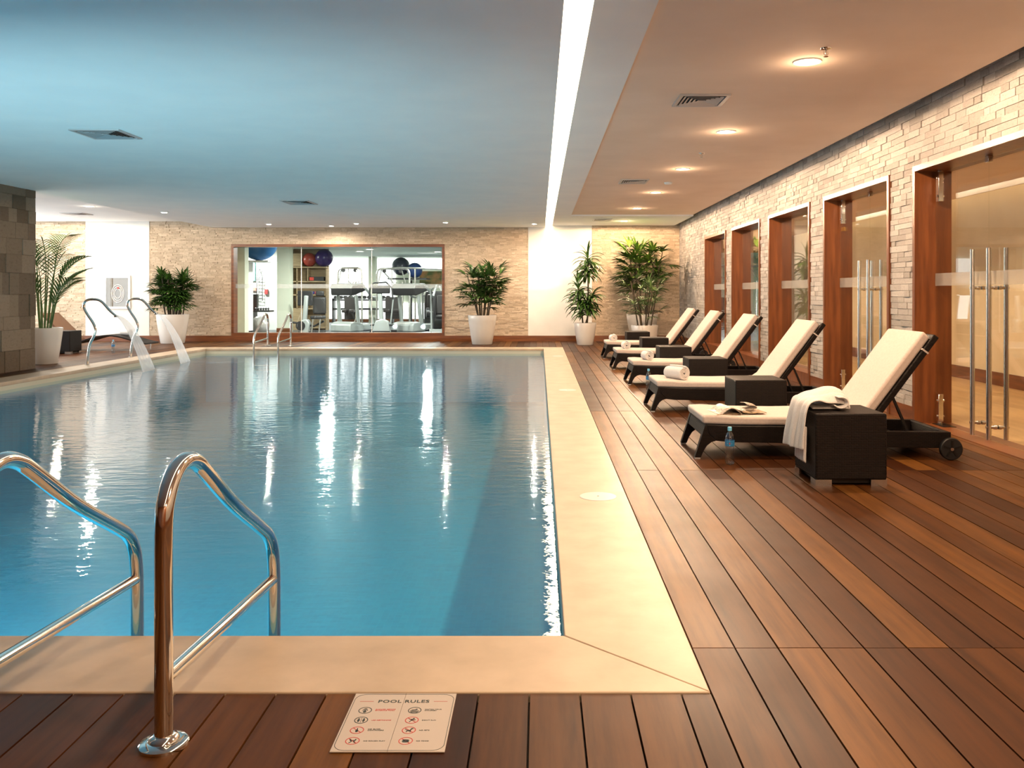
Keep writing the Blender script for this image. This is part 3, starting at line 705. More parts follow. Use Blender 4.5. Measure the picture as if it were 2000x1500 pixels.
# bottles
def bottle():
    t = thing('water_bottle', '', 'bottle', group='clear water bottles')
    pr_ = [(.0,.002),(.024,.001),(.031,.010),(.0325,.03),(.031,.055),(.0275,.085),(.0285,.105),(.0325,.125),(.0325,.175),(.031,.190),(.024,.212),(.014,.228),(.0125,.238),(.0125,.246)]
    MB().lathe(pr_, n=32).build('bottle_body', M['bottle'], t, 50)
    tag(MB().lathe([(.0145,.236),(.0148,.258),(.013,.262),(.0,.262)], n=24).build('cap', M['capblue'], t, 40), 'light blue screw cap')
    lbm = MB().lathe([(.0332,.130),(.0332,.172)], n=32); lbm.f = [f for f in lbm.f if len(f) == 4]
    lb_ = lbm.build('paper_label', M['labelblue'], t, 40)
    def curve(a, z, r=.0338): return (r*math.sin(a), -r*math.cos(a), z)
    d = MB().add([curve(-.75,.151), curve(-.2,.136), curve(.28,.151), curve(-.2,.168)], [(0,1,2,3)]); d.build('emblem', M['white_print'], lb_)
    d = MB().add([curve(-.38,.151,.0342), curve(-.22,.145,.0342), curve(-.06,.151,.0342), curve(-.22,.158,.0342)], [(0,1,2,3)]); d.build('emblem_mark', M['red_print'], lb_)
    return t
M['capblue'] = mat('cap_blue', (.15,.5,.75), .35); M['labelblue'] = mat('label_blue', (.03,.20,.42), .4)
M['white_print'] = mat('white_print', (.8,.8,.8), .5); M['red_print'] = mat('red_print', (.55,.05,.03), .5)
bo = [(1.33, 6.09, 'clear water bottle with blue cap beside the nearest lounger'), (1.345, 10.75, 'water bottle on the deck behind the second lounger'), (-8.50, 17.35, 'water bottle on the deck by the left wavy lounger')]
bp = bottle()
for i, (x, y, l) in enumerate(bo):
    o = bp if i == 0 else copy_tree(bp); o.location = (x, y, 0); o['label'] = l; o.rotation_euler = (0,0,.2*i)
# ================================================================== POOL RAILS
def rail(x, ysgn, y0, label, group, name='pool_handrail'):
    # local: y forward from the deck post into the water
    t = thing(name, label, 'handrail', (x, y0, 0), 0 if ysgn > 0 else PI, group)
    ctrl = [(0,.0,0), (0,0,.35), (0,0,.58), (0,.02,.655), (0,.07,.71), (0,.14,.728), (0,.21,.712), (0,.28,.672), (0,.52,.515), (0,.80,.362), (0,.885,.31), (0,.935,.25), (0,.955,.17), (0,.96,.05), (0,.96,-.45)]
    P = []
    for i in range(len(ctrl)-1):
        for k in range(6): P.append(bez(ctrl, (i+k/6)/(len(ctrl)-1)))
    P.append(ctrl[-1])
    MB().tube(P, .024, 24).build('rail', M['steel'], t, 50)
    MB().tube([(0,.0,.175), (0,.955,.128)], .0185, 20).build('cross_bar', M['steel'], t, 50)
    MB().lathe([(.063,0),(.063,.008),(.056,.014),(.040,.016),(.036,.024),(.028,.028),(.026,.03),(.0245,.03)], n=48).build('flange', M['steel'], t, 40)
    return t
r1 = rail(-.9975, 1, 2.31, 'nearest polished steel pool handrail with round floor flange', 'steel pool handrails')
def dup(o, loc, label):
    c = copy_tree(o); c.location = loc; c['label'] = label; return c
dup(r1, (-1.512, 2.31, 0), 'polished steel pool handrail cut by the left edge, left of the flanged one')
c = dup(r1, (-6.12, 19.60, 0), 'left small steel handrail at the far pool edge'); c.rotation_euler = (0,0,PI)
c = dup(r1, (-5.60, 19.60, 0), 'right small steel handrail at the far pool edge'); c.rotation_euler = (0,0,PI)
for x0, y, l in ((-1.512, 3.26, 'steel ladder treads under the near handrails'), (-6.12, 18.62, 'steel ladder treads under the far handrails')):
    t = thing('pool_ladder_treads', l, 'ladder', (x0, y, -.3))
    for z in (-.05, -.15): MB().box(.03, .485, -.04, .04, z-.012, z+.012).build('tread', M['satin'], t, bevel=.004)
# swan-neck spouts
def spout(x, y, label):
    t = thing('water_spout', label, 'water spout', (x, y, .004), .18, 'chrome swan-neck spouts')
    zp = [(635,1320),(642,1240),(655,1170),(680,1115),(690,1065),(672,1015),(635,955),(612,905),(614,870),(640,850),(680,845),(715,852),(745,875),(790,930),(835,972)]
    pts = [((a-635)/440.6, 0, (1325-b_)/440.6) for a, b_ in zp]
    P = [bez(pts, i/70) for i in range(71)]
    MB().tube(P, [.021]*64+[.02,.02,.019,.018,.018,.018,.018], 16).build('pipe', M['steel'], t, 50)
    MB().lathe([(.045,0),(.045,.006),(.03,.012),(.022,.013)], n=24).build('flange', M['steel'], t, 40)
    e = Vector(P[-1]); MB().box(e.x-.03, e.x+.012, -.05, .05, e.z-.012, e.z+.022).build('nozzle', M['steel'], t, bevel=.006)
    return t
s1 = spout(-7.52, 14.47, 'nearer chrome swan-neck spout pouring water into the pool')
dup(s1, (-7.59, 16.15, .004), 'farther chrome swan-neck spout behind the first')
def jet(x, y, label):
    t = thing('water_jet', label, 'water', (x, y, .81), .18)
    def fn(u, v):
        xx = u*.50; z = -.08*u-.835*u**1.7; w = .045+.235*u**.6
        return (xx+.006*math.sin(v*25)+.05*u*(v-.5), (v-.5)*2*w, z)
    m = MB().grid(fn, 24, 24); m.build('falling_sheet', M['sheet'], t, 60, solid=.008)
    m = MB()
    for v in (0, 1): m.tube([tuple(Vector(fn(i/12, v))) for i in range(13)], .009, 6)
    m.build('edge_rope', M['foam'], t, 60)
a = math.cos(.18); bq = math.sin(.18); ex = (835-635)/440.6+.012
jet(-7.52+ex*a, 14.47+ex*bq, 'fan of falling water from the nearer spout'); jet(-7.59+ex*a, 16.15+ex*bq, 'fan of falling water from the farther spout')
# foam rings where the jets land
for x, y, l in ((-6.42, 14.68, 'thin white foam where the nearer jet meets the pool'), (-6.5, 16.35, 'thin white foam where the farther jet meets the pool')):
    m = MB(); random.seed(int(abs(x*100)))
    for k in range(9):
        cx = random.uniform(-.15,.7); cy = random.uniform(-.35,.3); rx = random.uniform(.15,.5); ry = random.uniform(.015,.04)
        m.add([(cx+rx*math.cos(q*PI/8), cy+ry*math.sin(q*PI/8), .002+.0006*k) for q in range(16)], [tuple(range(16))])
    o = m.build('foam', M['foam'], solid=0); o.location = (x, y, ZW); tag(o, l, 'foam', kind='stuff')
# ================================================================== SIGN
M['signwhite'] = mat('sign_vinyl', (.50,.42,.36), .4); M['ink'] = mat('sign_ink', (.02,.03,.025), .5); M['redink'] = mat('sign_red', (.50,.045,.03), .5)
sg = thing('pool_rules_sign', 'flat white pool rules sign lying on the deck boards', 'sign', (-.398, 2.435, .001))
SW, SH = .150, .165
for a, c in ((-SW, -.0006), (.0006, SW)): MB().box(a, c, -SH, SH, 0, .0022).build('panel', M['signwhite'], sg)
def rrect(w, h, r, n=10):
    out = []
    for cx, cy, a0 in ((w-r, h-r, 0), (-w+r, h-r, PI/2), (-w+r, -h+r, PI), (w-r, -h+r, 1.5*PI)):
        for k in range(n+1): out.append((cx+r*math.cos(a0+PI/2*k/n), cy+r*math.sin(a0+PI/2*k/n)))
    return out
def loop_line(mb, pts, w, z0=.0022, z1=.0026):
    n = len(pts)
    for i in range(n):
        a = Vector((*pts[i], 0)); b_ = Vector((*pts[(i+1) % n], 0))
        if (b_-a).length < 1e-6: continue
        mb.bar(a+Vector((0,0,(z0+z1)/2)), b_+Vector((0,0,(z0+z1)/2)), w, z1-z0)
m = MB(); loop_line(m, rrect(SW-.005, SH-.006, .032), .0015); m.build('border', M['ink'], sg)
def text(s, x, y, size, mt, parent, align='LEFT', wsc=1.0):
    cu = bpy.data.curves.new('text', 'FONT'); cu.body = s; cu.size = size; cu.extrude = .0002; cu.offset = size*.022; cu.align_x = align; cu.space_character = 1.08; cu.resolution_u = 3
    o = bpy.data.objects.new('tmp', cu); C.objects.link(o); bpy.context.view_layer.update()
    me = bpy.data.meshes.new_from_object(o.evaluated_get(bpy.context.evaluated_depsgraph_get()))
    bpy.data.objects.remove(o)
    me.materials.clear(); me.materials.append(mt)
    q = bpy.data.objects.new('lettering', me); C.objects.link(q); q.parent = parent; q.location = (x, y, .0024); q.scale = (wsc, 1, 1); return q
text('POOL RULES', 0, SH-.058, .0235, M['ink'], sg, 'CENTER', 1.06)
MB().box(-.128, -.088, SH-.0515, SH-.050, .0022, .0026).box(.088, .128, SH-.0515, SH-.050, .0022, .0026).build('rule_line', M['redink'], sg)
def circ(cx, cy, r, n=28): return [(cx+r*math.cos(2*PI*k/n), cy+r*math.sin(2*PI*k/n)) for k in range(n)]
def blob(mb, cx, cy, rx, ry=None, z1=.0027):
    ry = ry or rx; mb.prism([(cx+rx*math.cos(2*PI*k/14), cy+ry*math.sin(2*PI*k/14)) for k in range(14)], .0022, z1, 'z')
def stick(mb, a, c, w): mb.bar((a[0],a[1],.00245), (c[0],c[1],.00245), w, .0005)
rows = [SH-.072, SH-.125-.0, SH-.182, SH-.238]
rowy = [.060, .003, -.053, -.110]
lefts = [('SHOWER BEFORE\nENTERING POOL', 0), ('USE RESTROOMS', 0), ('NO GLASS\nCONTAINERS', 1), ('NO ROUGH PLAY', 1)]
rights = [('WATCH YOUR\nCHILDREN', 0), ("DON'T RUN", 1), ('NO PETS', 1), ('NO FOOD', 1)]
for col, cxp, tx, items in ((0, -.102, -.073, lefts), (1, .040, .068, rights)):
    for k, (s, red) in enumerate(items):
        cy = rowy[k]; R = .0180
        m = MB(); loop_line(m, circ(cxp, cy, R), .0024)
        if red: stick(m, (cxp-R*.7, cy+R*.7), (cxp+R*.7, cy-R*.7), .0022)
        m.build('sign_ring', M['redink'] if red else M['ink'], sg)
        m = MB(); b_ = lambda x, y, rx, ry=None: blob(m, cxp+x*1.18, cy+y*1.18, rx*1.18, (ry or rx)*1.18)
        st = lambda x0, y0, x1, y1, w=.002: stick(m, (cxp+x0*1.18, cy+y0*1.18), (cxp+x1*1.18, cy+y1*1.18), w*1.18)
        key = (col, k)
        if key == (0,0): b_(0,.001,.0026); b_(0,-.007,.0042,.0045); st(-.006,-.001,-.003,.004); st(.006,-.001,.003,.004); b_(0,.008,.004,.0015)
        elif key == (0,1):
            for q in (-.006, .006): b_(q,.006,.0022); b_(q,-.001,.0032,.0042); st(q,-.003,q,-.009,.003)
            st(0,-.011,0,.011,.001)
        elif key == (0,2): b_(0,-.003,.0034,.006); st(0,.003,0,.009,.0022)
        elif key == (0,3): b_(-.006,.006,.002); b_(.006,.006,.002); st(-.006,.004,-.002,-.003,.003); st(.006,.004,.003,-.003,.003); st(-.002,-.003,-.007,-.009); st(.003,-.003,.007,-.009); st(-.004,.002,.003,.003)
        elif key == (1,0): b_(.004,.005,.0026); st(-.008,.001,.003,.003,.003); st(-.011,-.003,.011,-.003,.0018); st(-.010,-.007,.010,-.007,.0018); st(-.008,-.0105,.008,-.0105,.0018)
        elif key == (1,1): b_(.004,.008,.0022); st(.003,.005,-.001,-.001,.0035); st(-.001,-.001,.006,-.004); st(-.001,-.001,-.005,-.009); st(.002,.004,-.007,.005); st(.002,.003,.009,.001)
        elif key == (1,2): b_(0,-.002,.005,.003); st(.003,-.002,.006,.007,.003); b_(.007,.007,.003,.002); st(-.004,-.003,-.005,-.009); st(.004,-.003,.004,-.009); st(-.005,0,-.009,.004,.0014)
        else: b_(0,.003,.008,.003); b_(0,-.004,.008,.0026); st(-.008,-.001,.008,-.001,.0012)
        m.build('pictogram', M['ink'], sg)
        text(s, tx, cy+(.0035 if '\n' in s else -.003), .0068, M['redink'] if (col == 0 and k < 2) else M['ink'], sg, wsc=1.0)
# ================================================================== PLANTS
def leaf(mb, base, d, L, w, droop, n=4, fold=.25):
    base = Vector(base); d = Vector(d).normalized(); side = d.cross(Vector((0,0,1)))
    if side.length < .05: side = Vector((1,0,0))
    side.normalize(); prev = None; p = base.copy(); dd = d.copy(); vs = []; fs = []
    for i in range(n+1):
        t_ = i/n; ww = w*max(.06, math.sin(PI*(.12+.85*t_)))**.8*(1 if t_ < .95 else .3); up = side.cross(dd).normalized()
        vs += [p-side*ww/2+up*ww*fold, p.copy(), p+side*ww/2+up*ww*fold]
        if i < n:
            k = 3*i; fs += [(k,k+1,k+4,k+3), (k+1,k+2,k+5,k+4)]
        p = p+dd*L/n; dd = (dd+Vector((0,0,-droop/n))).normalized()
    mb.add(vs, fs)
def fan(mb, pt, d, L, rnd, nl=9, w=.032, droop=.7, spread=2.4):
    d = Vector(d).normalized(); up = Vector((0,0,1)); s = d.cross(up)
    if s.length < .1: s = Vector((1,0,0))
    s.normalize(); nrm = s.cross(d).normalized()
    for k in range(nl):
        a = spread*(k/(nl-1)-.5)
        v = d*math.cos(a)+s*math.sin(a)+nrm*rnd.uniform(-.08,.16)
        leaf(mb, pt, v, L*(1-.18*abs(a))*rnd.uniform(.9,1.08), w, droop*rnd.uniform(.7,1.3))
def pot(t, r0, r1, h, name='pot'):
    MB().lathe([(.0,.0),(r0*.96,.0),(r0,.01),(r0*1.0+(r1-r0)*.45,h*.4),(r0+(r1-r0)*.85,h*.8),(r1,h-.01),(r1-.004,h),(r1-.022,h),(r1-.03,h-.02),(r1-.04,h-.10)], n=48).build(name, M['white_pot'], t, 50)
    MB().lathe([(r1-.034,h-.06),(.0,h-.05)], n=32).build('soil', M['soil'], t)
def rhapis(label, loc, r0, r1, ph, top, spread, canes, seed, nf=5, L=.34, lm='leaf', w=.032, lo=.28, bias=(0,0)):
    rnd = random.Random(seed); t = thing('potted_palm', label, 'potted plant', loc)
    pot(t, r0, r1, ph); st = MB(); lf = MB()
    for c_ in range(canes):
        a = 2*PI*c_/canes+rnd.uniform(-.3,.3); rr = (r1-.10)*rnd.uniform(.2,.9)
        b0 = Vector((rr*math.cos(a), rr*math.sin(a), ph-.06)); H = ph+(top-ph)*rnd.uniform(.62, .86)
        lean = Vector((math.cos(a), math.sin(a), 0))*spread*rnd.uniform(.15,.55)
        e = b0+lean; e.z = H
        pts = [b0, b0.lerp(e,.4)+Vector((0,0,.02)), b0.lerp(e,.75), e]
        st.tube(pts, [.016,.015,.013,.011], 7)
        for k in range(nf):
            f_ = lo+(1-lo)*((k+rnd.random()*.7)/nf); p = b0.lerp(e, min(1, f_))
            aa = rnd.uniform(0, 2*PI) if k else a; el = rnd.uniform(-.1,.8)+.5*(f_ > .85)
            d = Vector((math.cos(aa)*math.cos(el)+bias[0], math.sin(aa)*math.cos(el)+bias[1], math.sin(el)))
            pet = rnd.uniform(.10,.24)*(spread/.5)
            q = p+d.normalized()*pet
            st.tube([p, p.lerp(q,.5)+Vector((0,0,.01)), q], .0045, 5)
            fan(lf, q, d, L*rnd.uniform(.8,1.1), rnd, w=w)
    st.build('stems', M['cane'], t, 50); lf.build('foliage', M[lm], t, 60)
    return t
rhapis('bushy dark green palm in a white pot left of the gym window', (-8.75, 20.75, 0), .27, .37, .69, 1.70, .34, 15, 3, 11, .33, w=.042, bias=(0,-.35))
rhapis('open green fan palm in a white pot right of the gym window', (-1.34, 20.3, 0), .235, .335, .68, 1.86, .5, 10, 11, 10, .35, w=.046, bias=(0,-.1))
rhapis('tall dark fan palm in a grey-white pot in the back right corner', (2.42, 20.55, 0), .26, .37, .70, 2.50, .55, 7, 5, 10, .44, 'leaf_top', .055, .4, (-.1,-.3))
rhapis('thin narrow-leaved palm in the low white planter at the corner', (2.28, 18.9, 0), .24, .29, .50, 1.62, .45, 6, 21, 9, .30, 'leaf_light', .02, .3, (.1,0))
# two-tier strap-leaf plant
rnd = random.Random(4); t = thing('potted_dracaena', 'two-tiered strap-leaved plant in a white pot before the plaster panel', 'potted plant', (1.05, 20.1, 0))
pot(t, .185, .26, .51); st = MB(); lf = MB()
for (bx, by, tz, tx, ty, z0, n) in ((-.05,0,1.30,-.16,.0,.72,110), (.05,.03,2.0,.06,.02,1.55,100), (0,-.05,1.15,.16,-.1,.66,75)):
    b0 = Vector((bx,by,.45)); e = Vector((tx,ty,tz)); st.tube([b0, b0.lerp(e,.5)+Vector((.02,0,0)), e], .018, 8)
    for k in range(n):
        f_ = rnd.random(); z = z0+(tz-z0)*f_; p = b0.lerp(e, (z-.45)/(tz-.45)); a = rnd.uniform(0, 2*PI); el = rnd.uniform(-.1,.7)+.8*(f_ > .9)
        leaf(lf, p, (math.cos(a)*math.cos(el), math.sin(a)*math.cos(el), math.sin(el)+.1), rnd.uniform(.30,.50), .055, 1.6, 6)
st.build('stems', M['cane'], t, 50); lf.build('foliage', M['leaf'], t, 60)
# feather palm behind the shaded pier
rnd = random.Random(9); t = thing('potted_feather_palm', 'tall feather-leaved palm in a white pot beside the shaded stone pier', 'potted plant', (-8.38, 14.75, 0))
pot(t, .19, .27, .61); st = MB(); lf = MB()
for k in range(13):
    a = .2+2*PI*k/13; b0 = Vector((.08*math.cos(a), .08*math.sin(a), .55)); hgt = rnd.uniform(.35,1.35)
    p = b0.copy(); d = Vector((math.cos(a)*.12+.06, math.sin(a)*.12, 1)).normalized(); pts = [p.copy()]
    for q in range(4): p = p+d*hgt/4; pts.append(p.copy())
    n = 12; Lf = rnd.uniform(.5,.8); dd = d.copy(); out = Vector((math.cos(a), math.sin(a), 0))
    fp = [p.copy()]
    for q in range(n):
        dd = (dd+out*.07+Vector((0,0,-.045))).normalized(); p = p+dd*Lf/n; fp.append(p.copy())
        s = dd.cross(Vector((0,0,1))).normalized(); l = .42*math.sin(PI*(.18+.75*q/n))
        for sg_ in (-1, 1): leaf(lf, p, dd*.75+s*sg_*.85+Vector((0,0,.12)), l, .030, .55, 4)
    leaf(lf, p, dd, .22, .02, .3, 3)
    st.tube(pts+fp[1:], [.012]*5+[.007]*n, 6)
st.build('stems', M['leaf_light'], t, 50); lf.build('foliage', M['leaf_light'], t, 60)
# ================================================================== LEFT BAY FURNITURE
o = dup(tp, (-9.45, 17.32, 0), 'dark wicker cube table beside the left wavy lounger'); 
t = thing('wavy_lounger', 'low wavy dark wicker lounger with raised brown back in the left bay', 'lounger', (-10.15, 18.0, 0))
top = [(-.62,.56),(-.30,.20),(0,.10)]
def wz(x): return .24+.09*math.sin((x-.75)*3.4)
pp = [(x/20*2.0, wz(x/20*2.0)) for x in range(21)]
m = MB().prism([(x, z-.03) for x, z in pp]+[(x, z) for x, z in reversed(pp)], 0, .62, 'y'); m.build('seat', M['wicker'], t, bevel=.004)
MB().prism([(-.14,.78),(.40,.25),(.43,.215),(.38,.20),(-.18,.75)], 0, .62, 'y').build('backrest', M['wicker_brown'], t, bevel=.004)
for x in (.15, 1.85):
    for y in (.04, .58): MB().tube([(x,y,wz(x)-.02),(x,y,0)], .012, 8).build('leg', M['satin'], t, 40)
MB().bar((.05,.31,.0), (.06,.31,.52), .03, .03).build('prop', M['blackmetal'], t)
c = dup(rp, (-8.72, 18.35, .0), 'rolled towel resting on the left wavy lounger'); c.location.z = wz(1.43)+.002; c.scale = (1,1,1); c.rotation_euler = (0,0,1.2)
del c['group']
# hose cabinet / framed niche
t = thing('hose_cabinet', 'white framed glass cabinet on the bright plaster panel', 'cabinet', (-10.46, BY-.03, .80))
m = MB(); a, h = .33, .83
m.box(-a,a,-.03,0,0,.06); m.box(-a,a,-.03,0,h-.06,h); m.box(-a,-a+.06,-.03,0,.06,h-.06); m.box(a-.06,a,-.03,0,.06,h-.06); m.build('frame', M['pipe_white'], t, bevel=.004)
M['niche'] = mat('cabinet_inside', (.17,.12,.08), .6)
MB().box(-a+.06,a-.06,-.012,-.002,.06,h-.06).build('back_panel', M['niche'], t)
hs = MB()
for k in range(3): hs.tube([(.02+(.15-.035*k)*math.cos(q*PI/12), -.022, .38+(.22-.05*k)*math.sin(q*PI/12)) for q in range(24)], .012, 8, closed=True)
tag(hs.build('hose_coil', M['towel'], t, 60), 'coiled pale hose')
tag(MB().lathe([(.0,0),(.025,0),(.025,.01),(0,.01)], n=20).build('valve', M['red_print'], t, 40), 'small red valve wheel')
vv = t.children[-1]; vv.rotation_euler = (PI/2,0,0); vv.location = (.03,-.03,.52)
MB().box(-a+.06,a-.06,-.026,-.024,.06,h-.06).build('glass_front', M['glass'], t)
# ================================================================== GYM
GC = 2.62; GB = 35.5
M['gymfloor'] = noisy(mat('gym_rubber', (.06,.07,.08), .5), (.045,.052,.06), (.08,.09,.10), 60)
M['gymwall'] = mat('gym_wall', (.72,.75,.62), .8); M['gymceil'] = mat('gym_ceiling', (.60,.68,.58), .8)
M['silver'] = mat('machine_silver', (.42,.45,.44), .35, .2); M['mblack'] = mat('machine_black', (.02,.02,.022), .45)
M['pad'] = mat('vinyl_pad', (.03,.028,.028), .5); M['shelfwood'] = noisy(mat('shelf_wood', (.33,.24,.13), .5), (.28,.20,.11), (.38,.28,.16), 3, sc=(1,1,8))
struct(MB().box(LX, 9, BY+.25, GB, -.1, -.001).build('floor', M['gymfloor']), 'dark rubber floor of the gym', 'floor')
struct(MB().box(LX, -6.6, BY+.25, 26.2, 3.18, 3.3).box(-6.6, 9, BY+.25, 26.2, GC, 2.8).box(LX, 9, 26.2, GB, GC, 2.8).build('ceiling', M['gymceil']), 'pale green gym ceiling', 'ceiling')
struct(MB().box(LX, 9, GB, GB+.2, 0, GC).build('wall_gym_back', M['gymwall']), 'pale gym wall behind the treadmills', 'wall')
struct(MB().box(LX-.2, LX, BY, GB, 0, GC).build('wall_gym_left', M['gymwall']), 'left gym wall', 'wall')
struct(MB().box(9, 9.2, BY-1, GB, 0, GC).box(HX, 9, 20.6, 20.8, 0, 3).build('wall_gym_right', M['gymwall']), 'right gym wall beyond the corridor', 'wall')
def GP(px, py, Y): return ((px-1054)*Y/1700, Y, 1.2-(py-572)*Y/1700)
def gbox(mb, px0, px1, py0, py1, Y, d):
    a = GP(px0, py1, Y); c = GP(px1, py0, Y); mb.box(a[0], c[0], Y, Y+d, max(0, a[2]), min(GC, c[2])); return mb
# piers
struct(gbox(MB(), 455, 478, 400, 690, 22.4, .3).build('wall_pier', M['gymwall']), 'pale pier just inside the gym window, left end', 'pillar')
struct(gbox(MB(), 541, 566, 400, 690, 26.5, .35).build('wall_pier', M['gymwall']), 'pale pier left of the gym shelving', 'pillar')
struct(gbox(MB(), 540, 567, 641, 690, 26.47, .02).build('baseboard_gym', M['wood_h']), 'wooden base of the gym pier', 'baseboard')
struct(gbox(MB(), 720, 733, 400, 690, 34, .4).build('wall_pier', M['gymwall']), 'pale pier between the gym windows', 'pillar')
# white side wall behind the ball rack
struct(gbox(MB(), 474, 545, 400, 690, 28.2, .1).build('wall_gym_side', M['pipe_white']), 'white wall behind the hanging rack in the gym', 'wall')
# windows with daylight
for k, (a, c, y0_, y1_, l) in enumerate(((560, 719, 505, 628, 'bright frosted gym window behind the left treadmill'), (735, 772, 505, 628, 'narrow bright gym window behind the right treadmill'), (773, 868, 505, 524, 'high bright strip window in the gym'))):
    t = thing('window_%d' % (6+k), l, 'window', (0,0,0)); struct(t)
    gbox(MB(), a, c, y0_, y1_, GB-.06, .04).build('pane', M['gymday'], t)
p0 = GP(773, 628, GB-.06); p1 = GP(868, 545, GB-.06)
t = thing('window_9', 'lower bright panel behind the weight machines', 'window', (0,0,0)); struct(t)
MB().box(p0[0], p1[0], GB-.06, GB-.02, max(.1,p0[2]), p0[2]+.75).build('pane', M['gymday'], t)
struct(MB().box(-11, 9, GB-.09, GB-.001, 0, .14).build('baseboard_gym', M['wood_h']), 'wooden baseboard at the back of the gym', 'baseboard')
# gym downlights + unseen panels added to light the gym
for px, py, l in ((703, 491, 'left of the pair of gym downlights'), (722, 487, 'right of the pair of gym downlights'), (855, 492, 'gym downlight at the right end of the window')):
    d = (GC-1.2)*1700/(572-py); x = (px-1054)*d/1700
    downlight(x, d, GC, l, 'gym downlights', 60, NEUT, 2.6, lens='lens_cool', r=1.5)
for x, y in ((-9.5, 27), (-6, 24.5), (-2.5, 24.5), (-8, 30), (-4, 31), (5.5, 25), (2, 30), (6, 30)):
    t = thing('gym_fill_panel', 'square light panel added out of view to brighten the gym', 'ceiling light', (x, y, GC), 0, 'added gym light panels')
    MB().box(-.32,.32,-.32,.32,-.012,0).build('housing', M['pipe_white'], t)
    lamp('AREA', (0,0,-.02), P_GYM, (.95,1,.93), parent=t, shape='SQUARE', size=.3)
# shelving unit
t = thing('shelving_unit', 'brown open shelving unit with exercise balls on top in the gym', 'shelving', GP(601, 640, 28)[:2]+(0,))
X = lambda px, Y=28: (px-601)*Y/1700
Z = lambda py, Y=28: 1.2-(py-572)*Y/1700
MB().box(X(566), X(637), .35, .40, 0, Z(486)).build('back_panel', M['shelfwood'], t)
for py in (522, 550, 576, 603, 640): MB().box(X(566), X(637), 0, .35, Z(py)-.02, Z(py)+.02).build('shelf', M['shelfwood'], t)
for a, z0, z1 in ((566, 0, 486), (579, 550, 524), (600, 550, 524), (636, 0, 524), (579, 603, 550), (600, 603, 576)):
    MB().box(X(a), X(a)+.03, 0, .35, Z(z0) if z0 else 0, Z(z1)).build('divider', M['shelfwood'], t)
MB().box(X(566), X(590), -.02, .0, Z(520), Z(495)).build('box_panel', M['shelfwood'], t)
MB().box(X(567), X(600), -.02, .0, 0, Z(603)).build('door', M['shelfwood'], t)
def ball(px, py, Y, r, col, label, rings=True):
    p = GP(px, py, Y); t = thing('exercise_ball', label, 'exercise ball', (p[0], p[1], p[2]-r))
    MB().sphere((0,0,r), r, 36).build('ball', mat('ball', col, .3), t, 60)
    if rings:
        m = MB()
        for k in range(-3, 4): z = r+k*r*.18; q = math.sqrt(max(.01, r*r-(k*r*.18)**2)); m.tube([(q*math.cos(a*PI/16), q*math.sin(a*PI/16), z) for a in range(32)], r*.012, 5, closed=True)
        m.build('ridges', mat('ball_ridge', tuple(c*.8 for c in col), .35), t, 60)
zt = Z(522)+.02
def ball_on(px, Y, r, z, col, label):
    t = thing('exercise_ball', label, 'exercise ball', ((px-1054)*Y/1700, Y, z))
    MB().sphere((0,0,r), r, 36).build('ball', mat('ball', col, .28), t, 60)
ball_on(604, 28.17, .225, zt, (.38,.055,.035), 'red exercise ball on top of the gym shelving')
ball_on(633, 28.12, .285, zt, (.030,.012,.10), 'purple exercise ball on top of the gym shelving')
ball_on(506, 24.0, .50, Z(509, 24.0), (.02,.14,.36), 'big blue exercise ball high on the left gym shelf')
t = thing('wall_shelf', 'high white shelf carrying the big blue ball', 'shelf', ((506-1054)*24/1700, 24, Z(509,24)-.045)); MB().box(-.36,.34,-.3,.5,0,.04).box(-.36,-.33,-.3,.5,-1.9,0).build('board', M['pipe_white'], t)
p = GP(508, 650, 25); t = thing('exercise_ball', 'clear silver exercise ball on the gym floor', 'exercise ball', (p[0], 25, 0)); MB().sphere((0,0,.27), .27, 32).build('ball', mat('ball_silver', (.5,.48,.46), .2, .3), t, 60)
ball_on(783, 34.5, .36, Z(538,34.5), (.05,.06,.09), 'dark grey exercise ball behind the cable machine')
ball_on(810, 34.0, .30, Z(543,34), (.03,.07,.22), 'small blue exercise ball behind the right treadmill')
t = thing('wall_rack', 'high rack holding the two far exercise balls', 'rack', (GP(797,540,34)[0], 34.0, 0)); MB().box(-.75,.75,-.3,.9,Z(543,34)-.06,Z(543,34)-.003).box(-.05,.05,.7,.8,0,1.7).build('rack_frame', M['mblack'], t)
# left accessories
t = thing('rack_shelf', 'dark gym shelf with orange cones and hand weights', 'shelf', (GP(504,604,27.0)[0], 27.0, 0)); 
zz = Z(606,27); MB().box(-.42,.42,-.2,.25,zz-.05,zz).box(-.40,-.1,-.2,.25,0,zz-.05).box(-.38,-.05,.05,.2,zz,zz+.5).build('board', M['mblack'], t)
for k, px in enumerate((484, 490)):
    tt = thing('training_cone', '%s orange training cone on the dark gym shelf' % ['left','right'][k], 'cone', (GP(px,604,26.9)[0], 26.9-.06*k, zz), 0, 'orange training cones')
    MB().lathe([(.10,0),(.10,.01),(.08,.012),(.018,.34),(.0,.34)], n=20).build('cone', mat('cone_orange', (.85,.11,.02), .5), tt, 40)
for k in range(5):
    tt = thing('hand_weight', 'small hand weight on the dark gym shelf, %s from the left' % ORD[k], 'dumbbell', (GP(502+5*k,603,26.95)[0], 26.95, zz), 0, 'hand weights on the gym shelf')
    MB().tube([(-.03,0,.045),(.03,0,.045)], .012, 8).tube([(-.05,0,.045),(-.02,0,.045)], .04, 12).tube([(.02,0,.045),(.05,0,.045)], .04, 12).build('weight', M['mblack'], tt, 40)
t = thing('hanging_rack', 'tall wire rack hanging on the white gym wall', 'rack', (GP(507,560,28.1)[0], 28.1, 0)); m = MB()
for sx in (-.09, .09): m.tube([(sx,0,Z(588,28)),(sx,0,Z(540,28)),(0,0,Z(525,28))], .010, 6)
